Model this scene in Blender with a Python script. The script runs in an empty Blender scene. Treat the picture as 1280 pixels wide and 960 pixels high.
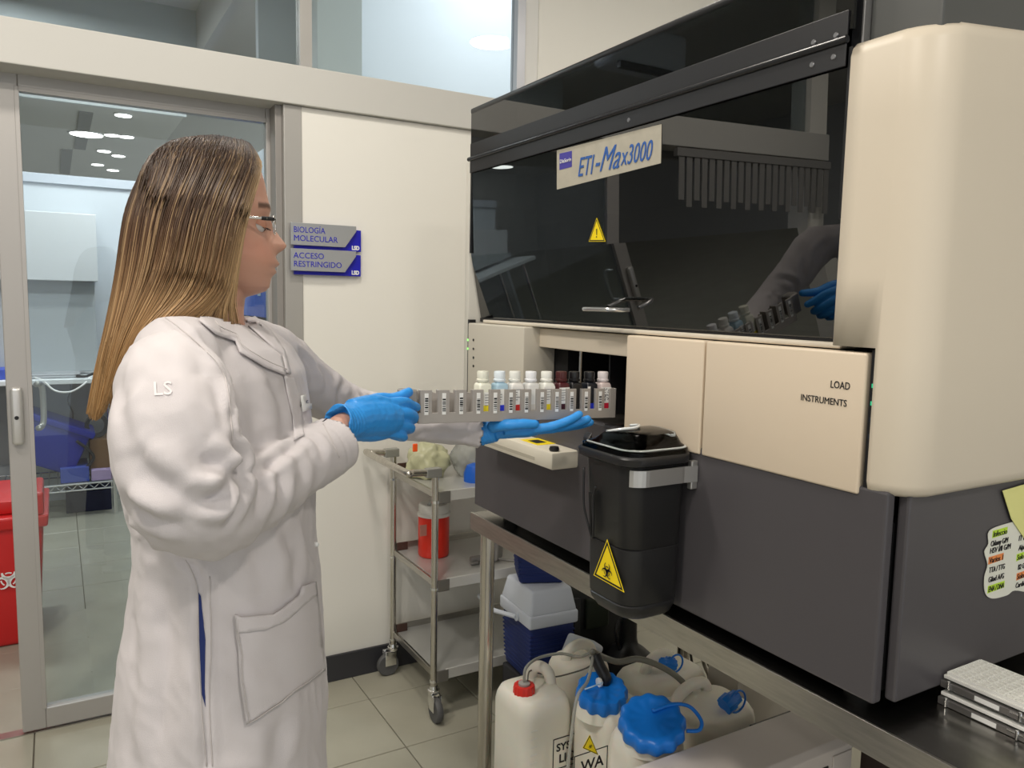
import bpy, bmesh, math, random
import numpy as np
from mathutils import Vector, Matrix, noise
random.seed(7)
R_ = math.radians
scene = bpy.context.scene
COL = scene.collection
# ---------------- camera (fitted: focal 977 px on a 1280x960 frame) ----------------
H = 1.4
def camrot(a, b, c):
    ca, sa, cb, sb, cc, sc = math.cos(a), math.sin(a), math.cos(b), math.sin(b), math.cos(c), math.sin(c)
    Rz = np.array([[ca, -sa, 0], [sa, ca, 0], [0, 0, 1]])
    B = np.array([[1, 0, 0], [0, 0, 1], [0, -1, 0]])
    Rx = np.array([[1, 0, 0], [0, cb, -sb], [0, sb, cb]])
    Rr = np.array([[cc, -sc, 0], [sc, cc, 0], [0, 0, 1]])
    return Rr @ Rx @ B @ Rz
F_ = 977.085
RC = camrot(0.52846574, 0.10601326, -0.01956623)
cam_data = bpy.data.cameras.new('camera'); cam_data.lens = F_ / 1280 * 36; cam_data.sensor_width = 36
cam_data.clip_start = 0.02
cam = bpy.data.objects.new('camera', cam_data); COL.objects.link(cam)
M4 = Matrix([list(r) for r in RC.T]).to_4x4(); M4.translation = (0, 0, H)
cam.matrix_world = M4
scene.camera = cam
# ---------------- world, exposure ----------------
w = bpy.data.worlds.new('world'); scene.world = w; w.use_nodes = True
w.node_tree.nodes['Background'].inputs[0].default_value = (0.93, 0.97, 1.0, 1)
w.node_tree.nodes['Background'].inputs[1].default_value = 1.15
scene.view_settings.view_transform = 'Standard'; scene.view_settings.look = 'None'
scene.view_settings.exposure = -0.38; scene.view_settings.gamma = 1.0
def area(name, loc, size, power, color=(1, 1, 1), rot=(0, 0, 0), shape='DISK', sy=None):
    d = bpy.data.lights.new(name, 'AREA'); d.shape = shape; d.size = size
    if sy: d.size_y = sy
    d.energy = power; d.color = color
    o = bpy.data.objects.new(name, d); COL.objects.link(o); o.location = loc; o.rotation_euler = rot
    return o
WARM = (1.0, 0.93, 0.84)
CEIL = 2.95
# unseen lamps lighting the main room, last one added to brighten the wall (each also has its luminaire, built below)
LAMPS = [(-0.55, 0.55, 30), (-0.75, 1.75, 24), (0.45, -0.9, 30), (0.55, 1.75, 17), (-1.9, -0.2, 26), (2.3, 1.2, 22)]
for i, (x, y, p) in enumerate(LAMPS):
    area('unseen_ceiling_light', (x, y, CEIL - 0.03), 0.26, p, WARM)
area('bulkhead_fill', (0.62, 5.6, 2.9), .1, 1, (1, .98, .95))  # fill light added to brighten the bulkhead behind the transom
for (x, y, p) in [(-0.2, 4.3, 28), (0.3, 5.3, 20), (-2.4, 4.6, 20)]:  # unseen lab and lobby area lights, no luminaires built for them
    area('unseen_ceiling_light', (x, y, 2.86), 0.3, p, (0.93, 0.97, 1.0))
# ---------------- pixel -> point helpers used to place things ----------------
def ray(x, y): return RC.T @ np.array([(x - 640) / F_, -(y - 480) / F_, -1.0])
def onx(x, y, X):
    d = ray(x, y); p = np.array([0, 0, H]) + d * (X / d[0]); return Vector(p)
def ony(x, y, Y):
    d = ray(x, y); p = np.array([0, 0, H]) + d * (Y / d[1]); return Vector(p)
def onz(x, y, z):
    d = ray(x, y); p = np.array([0, 0, H]) + d * ((z - H) / d[2]); return Vector(p)
# ---------------- materials ----------------
MATS = {}
def mat(name, color=(.8, .8, .8), rough=.5, metal=0, bump=0, bscale=200, var=0, vscale=8, spec=.5, coat=0, trans=0, ior=1.45, emis=None, estr=1, stretch=None, sss=0, alpha=1, sheen=0):
    if name in MATS: return MATS[name]
    m = bpy.data.materials.new(name); m.use_nodes = True; nt = m.node_tree; b = nt.nodes['Principled BSDF']
    b.inputs['Base Color'].default_value = (*color, 1); b.inputs['Roughness'].default_value = rough
    b.inputs['Metallic'].default_value = metal; b.inputs['IOR'].default_value = ior
    b.inputs['Specular IOR Level'].default_value = spec
    b.inputs['Coat Weight'].default_value = coat; b.inputs['Transmission Weight'].default_value = trans
    b.inputs['Alpha'].default_value = alpha
    if sheen: b.inputs['Sheen Weight'].default_value = sheen
    if sss:
        b.inputs['Subsurface Weight'].default_value = sss; b.inputs['Subsurface Radius'].default_value = (1, .4, .25); b.inputs['Subsurface Scale'].default_value = .006
    if emis: b.inputs['Emission Color'].default_value = (*emis, 1); b.inputs['Emission Strength'].default_value = estr
    tc = nt.nodes.new('ShaderNodeTexCoord'); src = tc.outputs['Object']
    if stretch:
        mp = nt.nodes.new('ShaderNodeMapping'); mp.inputs['Scale'].default_value = stretch
        nt.links.new(src, mp.inputs[0]); src = mp.outputs[0]
    if var:
        n = nt.nodes.new('ShaderNodeTexNoise'); n.inputs['Scale'].default_value = vscale; n.inputs['Detail'].default_value = 4
        nt.links.new(src, n.inputs['Vector'])
        r = nt.nodes.new('ShaderNodeMapRange'); r.inputs[1].default_value = .3; r.inputs[2].default_value = .7
        r.inputs[3].default_value = 1 - var; r.inputs[4].default_value = 1 + var
        nt.links.new(n.outputs[0], r.inputs[0])
        mx = nt.nodes.new('ShaderNodeVectorMath'); mx.operation = 'SCALE'; mx.inputs[0].default_value = color
        nt.links.new(r.outputs[0], mx.inputs['Scale']); nt.links.new(mx.outputs[0], b.inputs['Base Color'])
    if bump:
        n = nt.nodes.new('ShaderNodeTexNoise'); n.inputs['Scale'].default_value = bscale; n.inputs['Detail'].default_value = 3
        nt.links.new(src, n.inputs['Vector'])
        bp = nt.nodes.new('ShaderNodeBump'); bp.inputs['Strength'].default_value = bump; bp.inputs['Distance'].default_value = .002
        nt.links.new(n.outputs[0], bp.inputs['Height']); nt.links.new(bp.outputs[0], b.inputs['Normal'])
    MATS[name] = m; return m
def glassmat(name, tint, gl=1.0, ior=1.5, rough=0.0, base=.0):
    """thin pane: tinted see-through + fresnel mirror"""
    m = bpy.data.materials.new(name); m.use_nodes = True; nt = m.node_tree; nt.nodes.clear()
    out = nt.nodes.new('ShaderNodeOutputMaterial'); t = nt.nodes.new('ShaderNodeBsdfTransparent'); t.inputs[0].default_value = (*tint, 1)
    g = nt.nodes.new('ShaderNodeBsdfGlossy'); g.inputs['Roughness'].default_value = rough; g.inputs[0].default_value = (gl, gl, gl, 1)
    f = nt.nodes.new('ShaderNodeFresnel'); f.inputs[0].default_value = ior
    ad = nt.nodes.new('ShaderNodeMath'); ad.operation = 'ADD'; ad.use_clamp = True; ad.inputs[1].default_value = base
    geo = nt.nodes.new('ShaderNodeNewGeometry'); sel = nt.nodes.new('ShaderNodeMix'); sel.data_type = 'FLOAT'
    nt.links.new(f.outputs[0], ad.inputs[0])
    nt.links.new(geo.outputs['Backfacing'], sel.inputs[0]); nt.links.new(ad.outputs[0], sel.inputs[2]); sel.inputs[3].default_value = 0.06
    mx = nt.nodes.new('ShaderNodeMixShader'); nt.links.new(sel.outputs[0], mx.inputs[0])
    nt.links.new(t.outputs[0], mx.inputs[1]); nt.links.new(g.outputs[0], mx.inputs[2]); nt.links.new(mx.outputs[0], out.inputs[0])
    MATS[name] = m; return m
# ---------------- mesh builders ----------------
def box(bm, x0, x1, y0, y1, z0, z1, bev=0, seg=2, rot=None):
    t = bmesh.new()
    vs = [t.verts.new((x, y, z)) for x in (x0, x1) for y in (y0, y1) for z in (z0, z1)]
    for f in ((0, 1, 3, 2), (4, 6, 7, 5), (0, 4, 5, 1), (2, 3, 7, 6), (0, 2, 6, 4), (1, 5, 7, 3)): t.faces.new([vs[i] for i in f])
    if bev: bmesh.ops.bevel(t, geom=t.edges[:], offset=bev, segments=seg, profile=.5, affect='EDGES')
    if rot is not None: bmesh.ops.transform(t, matrix=rot, verts=t.verts)
    merge(bm, t); return bm
def merge(bm, t):
    me = bpy.data.meshes.new('tmp'); t.to_mesh(me); t.free(); bm.from_mesh(me); bpy.data.meshes.remove(me)
def tube(bm, pts, r, n=10, caps=True, closed=False):
    pts = [Vector(p) for p in pts]; N = len(pts); rings = []
    rr = r if hasattr(r, '__len__') else [r] * N
    up = None
    for i, p in enumerate(pts):
        if closed: d = pts[(i + 1) % N] - pts[i - 1]
        else: d = pts[min(i + 1, N - 1)] - pts[max(i - 1, 0)]
        d.normalize()
        if up is None:
            up = Vector((0, 0, 1)) if abs(d.z) < .9 else Vector((1, 0, 0))
        s = d.cross(up); s.normalize(); up = s.cross(d); up.normalize()
        rings.append([bm.verts.new(p + (s * math.cos(2 * math.pi * k / n) + up * math.sin(2 * math.pi * k / n)) * rr[i]) for k in range(n)])
    for i in range(N if closed else N - 1):
        a, b = rings[i], rings[(i + 1) % N]
        for k in range(n): bm.faces.new((a[k], a[(k + 1) % n], b[(k + 1) % n], b[k]))
    if caps and not closed:
        bm.faces.new(rings[0][::-1]); bm.faces.new(rings[-1])
    return bm
def lathe(bm, prof, c=(0, 0, 0), n=24, axis='z', lobes=0, lamp=0, mtx=None):
    """prof: (r, h) list"""
    rings = []
    for (r, h) in prof:
        ring = []
        for k in range(n):
            a = 2 * math.pi * k / n; q = r * (1 + lamp * math.cos(lobes * a)) if lobes else r
            v = Vector((q * math.cos(a), q * math.sin(a), h))
            if axis == 'x': v = Vector((h, v.x, v.y))
            if axis == 'y': v = Vector((v.x, h, v.y))
            if mtx is not None: v = mtx @ v
            ring.append(bm.verts.new(v + Vector(c)))
        rings.append(ring)
    for a, b in zip(rings, rings[1:]):
        for k in range(n): bm.faces.new((a[k], a[(k + 1) % n], b[(k + 1) % n], b[k]))
    bm.faces.new(rings[0][::-1]); bm.faces.new(rings[-1]); return bm
def prism(bm, poly, off, bev=0):
    """poly: list of 3D points (planar), extruded by vector off"""
    t = bmesh.new(); a = [t.verts.new(p) for p in poly]; b = [t.verts.new(Vector(p) + Vector(off)) for p in poly]
    t.faces.new(a[::-1]); t.faces.new(b); n = len(a)
    for i in range(n): t.faces.new((a[i], a[(i + 1) % n], b[(i + 1) % n], b[i]))
    if bev: bmesh.ops.bevel(t, geom=t.edges[:], offset=bev, segments=2, profile=.5, affect='EDGES')
    merge(bm, t); return bm
def catmull(P, n=8, closed=False):
    P = [Vector(p) for p in P]; out = []; N = len(P)
    for i in range(N if closed else N - 1):
        if closed: a, b, c, d = P[i - 1], P[i], P[(i + 1) % N], P[(i + 2) % N]
        else: a, b, c, d = P[max(i - 1, 0)], P[i], P[i + 1], P[min(i + 2, N - 1)]
        for k in range(n):
            t = k / n; out.append(.5 * ((2 * b) + (c - a) * t + (2 * a - 5 * b + 4 * c - d) * t * t + (3 * b - a - 3 * c + d) * t ** 3))
    if not closed: out.append(P[-1])
    return out
WL = {}   # world offset of each root
def thing(name, label, cat, loc=(0, 0, 0), group=None, rz=0, kind=None):
    o = bpy.data.objects.new(name, None); COL.objects.link(o); o.location = loc; o.rotation_euler = (0, 0, rz)
    o.empty_display_size = .05
    if label: o['label'] = label
    if cat: o['category'] = cat
    if group: o['group'] = group
    if kind: o['kind'] = kind
    WL[o.name] = Matrix.Translation(loc) @ Matrix.Rotation(rz, 4, 'Z'); return o
def obj(name, bm, m, parent=None, smooth=None, label=None, cat=None, group=None, kind=None, local=False, mods=None):
    """link bm as one mesh object; coordinates are world unless local"""
    if isinstance(bm, bpy.types.Mesh): me = bm
    else:
        bmesh.ops.recalc_face_normals(bm, faces=bm.faces[:])
        me = bpy.data.meshes.new(name); bm.to_mesh(me); bm.free()
    if isinstance(m, (list, tuple)):
        for k in m: me.materials.append(k)
    else: me.materials.append(m)
    o = bpy.data.objects.new(name, me); COL.objects.link(o)
    if parent is not None:
        o.parent = parent
        W = WL.get(parent.name, Matrix.Identity(4)); WL[o.name] = W
        if not local: me.transform(W.inverted())
    elif not local:
        # top-level mesh: put its origin at the base centre
        xs = [v.co for v in me.vertices]
        c = Vector(((min(v.x for v in xs) + max(v.x for v in xs)) / 2, (min(v.y for v in xs) + max(v.y for v in xs)) / 2, min(v.z for v in xs)))
        me.transform(Matrix.Translation(-c)); o.location = c; WL[o.name] = Matrix.Translation(c)
    if smooth:
        for p in me.polygons: p.use_smooth = True
        if smooth is not True: me.set_sharp_from_angle(angle=R_(smooth))
    if label: o['label'] = label
    if cat: o['category'] = cat
    if group: o['group'] = group
    if kind: o['kind'] = kind
    return o
def BM(): return bmesh.new()
def B1(*a, **k): return box(bmesh.new(), *a, **k)
def copy_tree(o, parent=None):
    c = o.copy(); COL.objects.link(c)
    if parent is not None: c.parent = parent
    WL[c.name] = WL.get(o.name, Matrix.Identity(4))
    for ch in list(o.children): copy_tree(ch, c)
    return c
def struct(name, bm, m, parent=None, smooth=None, label=None):
    o = obj(name, bm, m, parent, smooth=smooth, label=label)
    if parent is None: o['kind'] = 'structure'
    return o
def text(name, s, size, m, origin, xd, yd, parent, extr=.0004, align='LEFT', shear=0, bold=0, sx=1.0, space=1.0, label=None, fit=None):
    cu = bpy.data.curves.new('txt', 'FONT'); cu.body = s; cu.size = size; cu.extrude = extr; cu.align_x = align
    cu.shear = shear; cu.offset = bold; cu.space_line = space; cu.resolution_u = 3
    t = bpy.data.objects.new('txt', cu); COL.objects.link(t); bpy.context.view_layer.update()
    dg = bpy.context.evaluated_depsgraph_get(); me = bpy.data.meshes.new_from_object(t.evaluated_get(dg))
    bpy.data.objects.remove(t); bpy.data.curves.remove(cu)
    if fit and len(me.vertices): sx = fit / max(v.co.x for v in me.vertices)
    xd = Vector(xd).normalized(); yd = Vector(yd).normalized(); zd = xd.cross(yd)
    mt = Matrix(((xd.x * sx, yd.x, zd.x, origin[0]), (xd.y * sx, yd.y, zd.y, origin[1]), (xd.z * sx, yd.z, zd.z, origin[2]), (0, 0, 0, 1)))
    me.transform(mt); me.materials.clear()
    return obj(name, me, m, parent, label=label)
def biohazard(name, c, xd, yd, s, m, parent, depth=.0006):
    """three-lobed biohazard mark made of arcs"""
    bm = BM(); xd = Vector(xd); yd = Vector(yd); zd = xd.cross(yd); c = Vector(c)
    def arc(cx, cy, r, w0, w1, a0, a1, n=14):
        pr = []
        for i in range(n + 1):
            t = i / n; a = a0 + (a1 - a0) * t; ww = w0 + (w1 - w0) * abs(2 * t - 1)
            for q in (r - ww / 2, r + ww / 2): pr.append(c + xd * (cx + q * math.cos(a)) * s + yd * (cy + q * math.sin(a)) * s + zd * depth)
        vs = [bm.verts.new(p) for p in pr]
        for i in range(n): bm.faces.new((vs[2 * i], vs[2 * i + 1], vs[2 * i + 3], vs[2 * i + 2]))
    for k in range(3):
        a = math.pi / 2 + k * 2 * math.pi / 3; cx, cy = .42 * math.cos(a), .42 * math.sin(a)
        arc(cx, cy, .34, .22, .04, a + math.pi - 2.55, a + math.pi + 2.55)
        arc(0, 0, .40, .08, .08, a - .45, a + .45, 8)
    return obj(name, bm, m, parent)
# common materials
M_cream = mat('cream_plastic', (.70, .62, .50), .42, bump=.04, bscale=900)
M_dgrey = mat('dark_grey_paint', (.075, .070, .076), .38, bump=.08, bscale=1200)
M_black = mat('black_plastic', (.012, .012, .013), .35)
M_matblack = mat('matt_black', (.008, .008, .009), .7)
M_steel = mat('brushed_steel', (.50, .48, .44), .30, 1, var=.12, vscale=14, bump=.08, bscale=60, stretch=(1, 1, 12))
M_steelh = mat('worktop_steel', (.33, .32, .30), .24, 1, var=.15, vscale=9, bump=.05, bscale=80, stretch=(8, 1, 1))
M_steelv = mat('tube_steel', (.58, .55, .50), .25, 1, var=.15, vscale=10, stretch=(6, 6, .6))
M_chrome = mat('chrome', (.8, .8, .8), .12, 1)
M_white = mat('white_paint', (.80, .80, .78), .5)
M_wall = mat('cream_wall_paint', (.80, .78, .72), .55, bump=.05, bscale=300)
M_alu = mat('grey_aluminium', (.42, .405, .38), .42, .35)
M_beam = mat('grey_fascia', (.56, .55, .515), .5)
M_tile = mat('floor_tile', (.37, .355, .285), .28, var=.07, vscale=5, bump=.03, bscale=40)
M_grout = mat('floor_grout', (.15, .13, .10), .8)
M_yellow = mat('warning_yellow', (.95, .72, .01), .4)
M_blue = mat('blue_plastic', (.01, .11, .55), .38)
M_capblue = mat('cap_blue', (.008, .19, .70), .35)
M_red = mat('red_plastic', (.62, .02, .02), .35)
M_rubber = mat('grey_rubber', (.09, .09, .09), .6)
M_hdpe = mat('milky_plastic', (.84, .80, .70), .42, trans=.0, sss=.25, var=.03)
M_ink = mat('black_ink', (.01, .01, .012), .6)
# =================== THE SETTING ===================
WY = 2.689       # front plane of the door wall
T = 0.3365
# floor: slab + individual tiles
fl = struct('floor', B1(-5.2, 3.0, -3.2, 11.5, -.12, -.006), M_grout)
def tile_mesh():
    bm = B1(-T / 2 + .0018, T / 2 - .0018, -T / 2 + .0018, T / 2 - .0018, -.008, 0, bev=.0015, seg=1)
    me = bpy.data.meshes.new('tile'); bm.to_mesh(me); bm.free(); me.materials.append(M_tile); return me
tme = tile_mesh(); n_t = 0
for i in range(-5, 8):
    for j in range(-3, 6):
        o = bpy.data.objects.new('tile', tme); COL.objects.link(o); o.parent = fl; n_t += 1
        o.location = Vector((.903 + T * (i - 2) - T / 2, 2.498 + T * (.5 - j + 0), 0)) - fl.location
        o.location.z = -fl.location.z + random.uniform(-.0006, 0)
for i in range(-3, 6):
    for j in range(0, 13):
        o = bpy.data.objects.new('tile', tme); COL.objects.link(o); o.parent = fl
        o.location = Vector((.235 + T * (i - 1), 2.842 + T * (j + .5) - .03, 0)) - fl.location; o.location.z = -fl.location.z
WLf = fl.location
# rest of the floor, too far from the camera's view to tell tiles apart
struct('floor_outer', B1(-5.2, 3.0, -3.2, 2.498 - 4.6 * T, -.01, -.002), M_tile)
struct('floor_left', B1(-5.2, .903 - 7.6 * T, 2.498 - 4.4 * T, 11.5, -.01, -.002), M_tile)
struct('floor_lab', B1(-1.4, 3.0, 2.812 + 13.1 * T, 11.5, -.01, -.002), M_tile)
# wall with the sliding door
struct('wall_back', B1(.735, 3.0, WY, WY + .12, 0, 2.03), M_wall)
struct('wall_back_upper', B1(1.66, 3.0, WY, WY + .12, 2.03, CEIL), M_wall)
struct('wall_back_left', B1(-1.36, -1.24, WY, WY + .12, 0, CEIL), M_wall)
struct('baseboard_back', B1(.72, 3.0, WY - .012, WY, 0, .098, bev=.002), mat('baseboard_black', (.035, .035, .04), .45))
struct('trim_1', B1(-1.36, 3.0, WY - .02, WY + .16, 2.032, 2.158, bev=.003), M_beam)           # fascia over the door track
struct('trim_2', B1(.674, .735, WY - .004, WY + .10, 0, 2.032, bev=.003), M_alu)                # door jamb
struct('trim_3', B1(.652, .674, WY + .02, WY + .16, 0, 2.032, bev=.002), mat('jamb_dark', (.32, .30, .28), .45, .3))
struct('trim_4', B1(-1.24, .67, WY + .10, WY + .14, 2.0, 2.05), mat('track_grey', (.30, .29, .28), .5, .3))
struct('trim_5', B1(1.565, 1.60, WY + .00, WY + .05, 2.158, CEIL), mat('frame_bluegrey', (.42, .43, .46), .4, .3))
struct('trim_6', B1(1.60, 1.665, WY + .005, WY + .10, 2.158, CEIL), mat('pilaster_white', (.72, .71, .68), .5))
struct('trim_7', B1(.735, .775, WY + .01, WY + .06, 2.158, CEIL), M_alu)
struct('trim_8', B1(-1.3, .5, 2.79, 2.83, -.004, .004), M_steel)   # floor track
PG = glassmat('clear_pane', (.86, .90, .90), 1, 1.45)
PGT = glassmat('transom_pane', (.72, .75, .75), 1, 1.6)
struct('window_1', B1(-1.24, .735, WY + .03, WY + .036, 2.158, CEIL), PGT)       # transom left of the mullion
wn = struct('window_2', B1(.775, 1.565, WY + .03, WY + .036, 2.158, CEIL), glassmat('clear_pane2', (.93, .96, .97), 1, 1.12))
# sliding door leaf
d = struct('door_1', B1(-.073, .645, 2.802, 2.808, .075, 1.99), PG)
M_leaf = mat('leaf_aluminium', (.44, .42, .40), .40, .35)
obj('stile', B1(-.138, -.073, 2.785, 2.825, .012, 2.035, bev=.003), M_leaf, d)
obj('stile', B1(.64, .69, 2.785, 2.825, .012, 2.035, bev=.003), M_leaf, d)
obj('rail', B1(-.073, .64, 2.785, 2.825, 1.986, 2.035, bev=.003), M_leaf, d)
obj('rail', B1(-.073, .64, 2.785, 2.825, .012, .078, bev=.003), M_leaf, d)
obj('glazing_bead', B1(-.073, .64, 2.782, 2.79, 1.984, 1.998, bev=.001), M_leaf, d)
obj('glazing_bead', B1(-.082, -.070, 2.782, 2.79, .078, 1.998, bev=.001), M_leaf, d)
hp = obj('door_handle', B1(-.128, -.096, 2.762, 2.785, .935, 1.112, bev=.010, seg=3), mat('handle_silver', (.60, .59, .57), .35, .6), d, smooth=40)
bm = BM(); lathe(bm, [(.006, 0), (.006, .003)], (-.113, 2.760, 1.02), 12, 'y'); obj('keyhole', bm, M_black, hp)
bm = BM(); tube(bm, catmull([(-.06, 2.83, .975), (-.052, 2.862, .975), (-.045, 2.872, 1.0), (-.045, 2.872, 1.09), (-.052, 2.862, 1.112), (-.06, 2.83, 1.112)], 4), .009); obj('door_handle', bm, mat('handle_silver'), d, smooth=True)
# laboratory beyond the door
M_lab = mat('lab_wall_white', (.54, .575, .61), .6)
struct('wall_lab_back', B1(-1.3, 1.02, 6.0, 6.1, 0, 2.158), M_lab)
struct('wall_lab_right', B1(1.0, 1.08, 2.81, 6.0, 0, 2.19), M_lab)
struct('trim_9', B1(-1.3, 1.0, 5.975, 6.0, 2.10, 2.158), mat('cap_white', (.47, .50, .55), .5))
M_farc = mat('far_ceiling_grey', (.66, .64, .60), .8)
struct('ceiling_lab', B1(-5.2, 3.0, 2.85, 11.5, 3.25, 3.3), M_farc)
struct('wall_far', B1(-5.2, 3.0, 11.4, 11.5, 0, 3.3), mat('far_wall_grey', (.6, .6, .58), .8))
slab = struct('ceiling_panel', B1(-2.0, .87, 6.33, 10.4, 2.70, 2.78), mat('panel_grey', (.86, .84, .78), .8))
obj('trim', B1(-2.0, .88, 6.30, 6.33, 2.69, 2.84), mat('panel_edge_white', (.88, .92, .92), .6), slab)
for k, (x, y) in enumerate([(-.9, 6.6), (-.35, 6.6), (.2, 6.6), (-.6, 8.4), (.1, 8.4)]):
    obj('groove', B1(x, x + .09, y, y + 1.7, 2.692, 2.70), mat('groove_grey', (.42, .41, .39), .8), slab)
ML = mat('lamp_lens', (1, 1, 1), .5, emis=(1, .97, .92), estr=9)
def luminaire(x, y, z, r, lab, grp):
    t = thing('downlight', lab, 'ceiling light', (x, y, z), grp)
    bm = BM(); lathe(bm, [(r * 1.12, -.008), (r * 1.15, 0), (r * 1.05, .0)], (x, y, z), 20); obj('rim', bm, M_white, t, smooth=40)
    bm = BM(); lathe(bm, [(r, -.012), (r, -.008)], (x, y, z), 20); obj('lens', bm, ML, t)
    return t
spots = [(154, 143), (108, 167), (140, 168), (158, 170), (130, 188), (148, 194), (122, 205), (141, 212)]
desc = ['round downlight nearest the edge of the hanging ceiling panel, above the others', 'wide round downlight, leftmost of the group on the hanging panel', 'downlight in the middle of the row of three on the hanging panel', 'downlight at the right end of the row of three on the panel',
        'downlight left of the pair in the second row of the hanging panel', 'downlight right of the pair in the second row of the panel', 'small downlight at left in the farthest row over the lab wall', 'small downlight at right in the farthest row over the lab wall']
for (p, ds) in zip(spots, desc):
    q = onz(*p, 2.70); luminaire(q.x, q.y, 2.70, .055 if p != (108, 167) else .12, ds, 'downlights in the hanging ceiling panel')
# transom: bulkhead ceiling behind the glass
struct('ceiling_bulkhead', B1(-1.2, .74, 3.0, 4.86, 2.98, 3.02), mat('bulk_grey', (.85, .85, .83), .8))
struct('wall_bulkhead', B1(-1.2, .74, 4.86, 4.9, 2.74, 3.02), mat('bulk_dark', (.62, .66, .66), .7))
struct('wall_bulkhead_right', B1(.74, .78, 2.86, 4.9, 2.72, 3.02), mat('bulk_mid', (.66, .64, .60), .7))
bpt = onz(198, 50, 2.98); bl_ = bpy.data.objects['bulkhead_fill']; bl_.location = (bpt.x, bpt.y - .6, 2.93); bl_.data.energy = 38; bl_.data.size = .14
luminaire(bpt.x, bpt.y, 2.98, .07, 'small downlight seen through the transom just above the grey fascia', None)
# bright corridor seen through the right transom pane
M_dl = mat('daylit_white', (.86, .90, .94), .7)
struct('wall_corridor', B1(.80, 3.0, 3.6, 3.65, 2.2, 3.24), M_dl)
struct('wall_corridor_pier', B1(.97, 1.16, 3.3, 3.6, 2.2, 3.24), mat('pier_greygreen', (.62, .66, .64), .7))
area('corridor_daylight', (1.9, 3.1, 3.1), .8, 9, (.9, .96, 1.0))  # unseen area lamp standing in for daylight, no window is modelled
# main room shell
struct('ceiling', B1(-5.2, 3.0, -3.2, 2.85, CEIL, CEIL + .06), mat('ceiling_white', (.74, .73, .70), .8))
struct('wall_right', B1(2.95, 3.0, -3.2, WY, 0, CEIL), M_wall)
struct('wall_left', B1(-5.2, -5.1, -3.2, 11.5, 0, 3.25), mat('lobby_wall', (.45, .45, .44), .8))
M_lr = mat('lamp_lens_room', (1, 1, 1), .5, emis=(1, .93, .82), estr=7)
for i, (x, y, p) in enumerate(LAMPS):
    t = thing('downlight', 'unseen round ceiling lamp above the picture, placed to light the main room', 'ceiling light', (x, y, CEIL), 'ceiling lamps of the main room')
    bm = BM(); lathe(bm, [(.15, -.012), (.16, 0), (.14, 0)], (x, y, CEIL), 24); obj('rim', bm, M_white, t)
for s in ((957, 130), (862, 138), (607, 232), (654, 213), (632, 226), (880, 152)):
    dd = ray(*s); t_ = 1.01 / dd[0]; h_ = np.array([0, 0, H]) + dd * t_; d2 = dd * np.array([-1, 1, 1]); q = h_ + d2 * ((3.24 - h_[2]) / d2[2])
    if q[1] > 11: continue
    luminaire(q[0], q[1], 3.248, .17 if s[0] != 880 else .12, 'round lobby downlight mirrored in the black analyser window', 'lobby downlights')
# wall signs
M_sign = mat('sign_silver', (.42, .43, .44), .35, .5); M_signb = mat('sign_blue', (.01, .01, .42), .4)
def sign(lines, x, z, lab):
    t = thing('wall_sign', lab, 'sign', (x, WY - .016, z))
    w_, h_ = .248, .088
    bk = obj('backing', B1(x + .014, x + w_, WY - .016, WY - .004, z + .002, z + h_ - .012, bev=.0012), M_signb, t)
    bm = BM(); y = WY - .030
    prism(bm, [(x, y, z + .014), (x, y, z + h_), (x + w_ - .022, y, z + h_), (x + w_ - .022, y, z + h_ - .018), (x + w_ - .062, y, z + .014)], (0, .014, 0), bev=.001)
    pl = obj('face_plate', bm, M_sign, t)
    for k, s in enumerate(lines): text('lettering', s, .0275, M_signb, (x + .008, y - .0005, z + .056 - k * .028), (1, 0, 0), (0, 0, 1), pl, bold=0, fit={'BIOLOGÍA': .108, 'MOLECULAR': .152, 'ACCESO': .104, 'RESTRINGIDO': .166}[s])
    text('logo', 'LSD', .019, M_white, (x + w_ - .034, WY - .0168, z + .008), (1, 0, 0), (0, 0, 1), bk, bold=.001, sx=.85)
    return t
p1 = ony(361, 307, WY); p2 = ony(361, 339, WY)
sign(['BIOLOGÍA', 'MOLECULAR'], p1.x, p1.z - .012, 'silver and blue wall sign reading BIOLOGÍA MOLECULAR')
sign(['ACCESO', 'RESTRINGIDO'], p2.x, p2.z - .012, 'silver and blue wall sign reading ACCESO RESTRINGIDO')
# ---- objects in the lab beyond the glass ----
def poly_of(px, plane, val): return [plane(*p, val) for p in px]
t = thing('lab_bench', 'white-topped bench on a chrome wire shelf unit beyond the glass door', 'bench', (-.2, 5.65, 0))
obj('bench_top', B1(-1.25, .33, 5.42, 5.95, .845, .875, bev=.004), mat('bench_white', (.74, .77, .78), .35), t)
for (x, y) in ((.285, 5.47), (.285, 5.9), (-1.15, 5.47), (-1.15, 5.9)):
    bm = BM(); tube(bm, [(x, y, 0), (x, y, .845)], .014, 10); obj('post', bm, M_chrome, t, smooth=40)
bm = BM()
for y in (5.47, 5.9): tube(bm, [(-1.15, y, .215), (.285, y, .215)], .006, 6); tube(bm, [(-1.15, y, .175), (.285, y, .175)], .005, 6)
for k in range(24):
    x = -1.15 + k * .06; tube(bm, [(x, 5.47, .18), (x + .03, 5.47, .21), (x + .06, 5.47, .18)], .0035, 5)
for k in range(30):
    x = -1.13 + k * .048; tube(bm, [(x, 5.47, .217), (x, 5.9, .217)], .003, 5)
obj('wire_shelf', bm, M_chrome, t, kind='stuff')
obj('backdrop_panel', B1(-1.25, .33, 5.955, 5.985, .28, .845), mat('panel_dim', (.34, .35, .36), .7), t)
t = thing('wall_cabinet', 'white laboratory hood cabinet on the far wall behind the glass door', 'cabinet', (-.6, 5.78, 1.47))
a = ony(120, 268, 5.6); b = ony(120, 352, 5.6)
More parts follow.
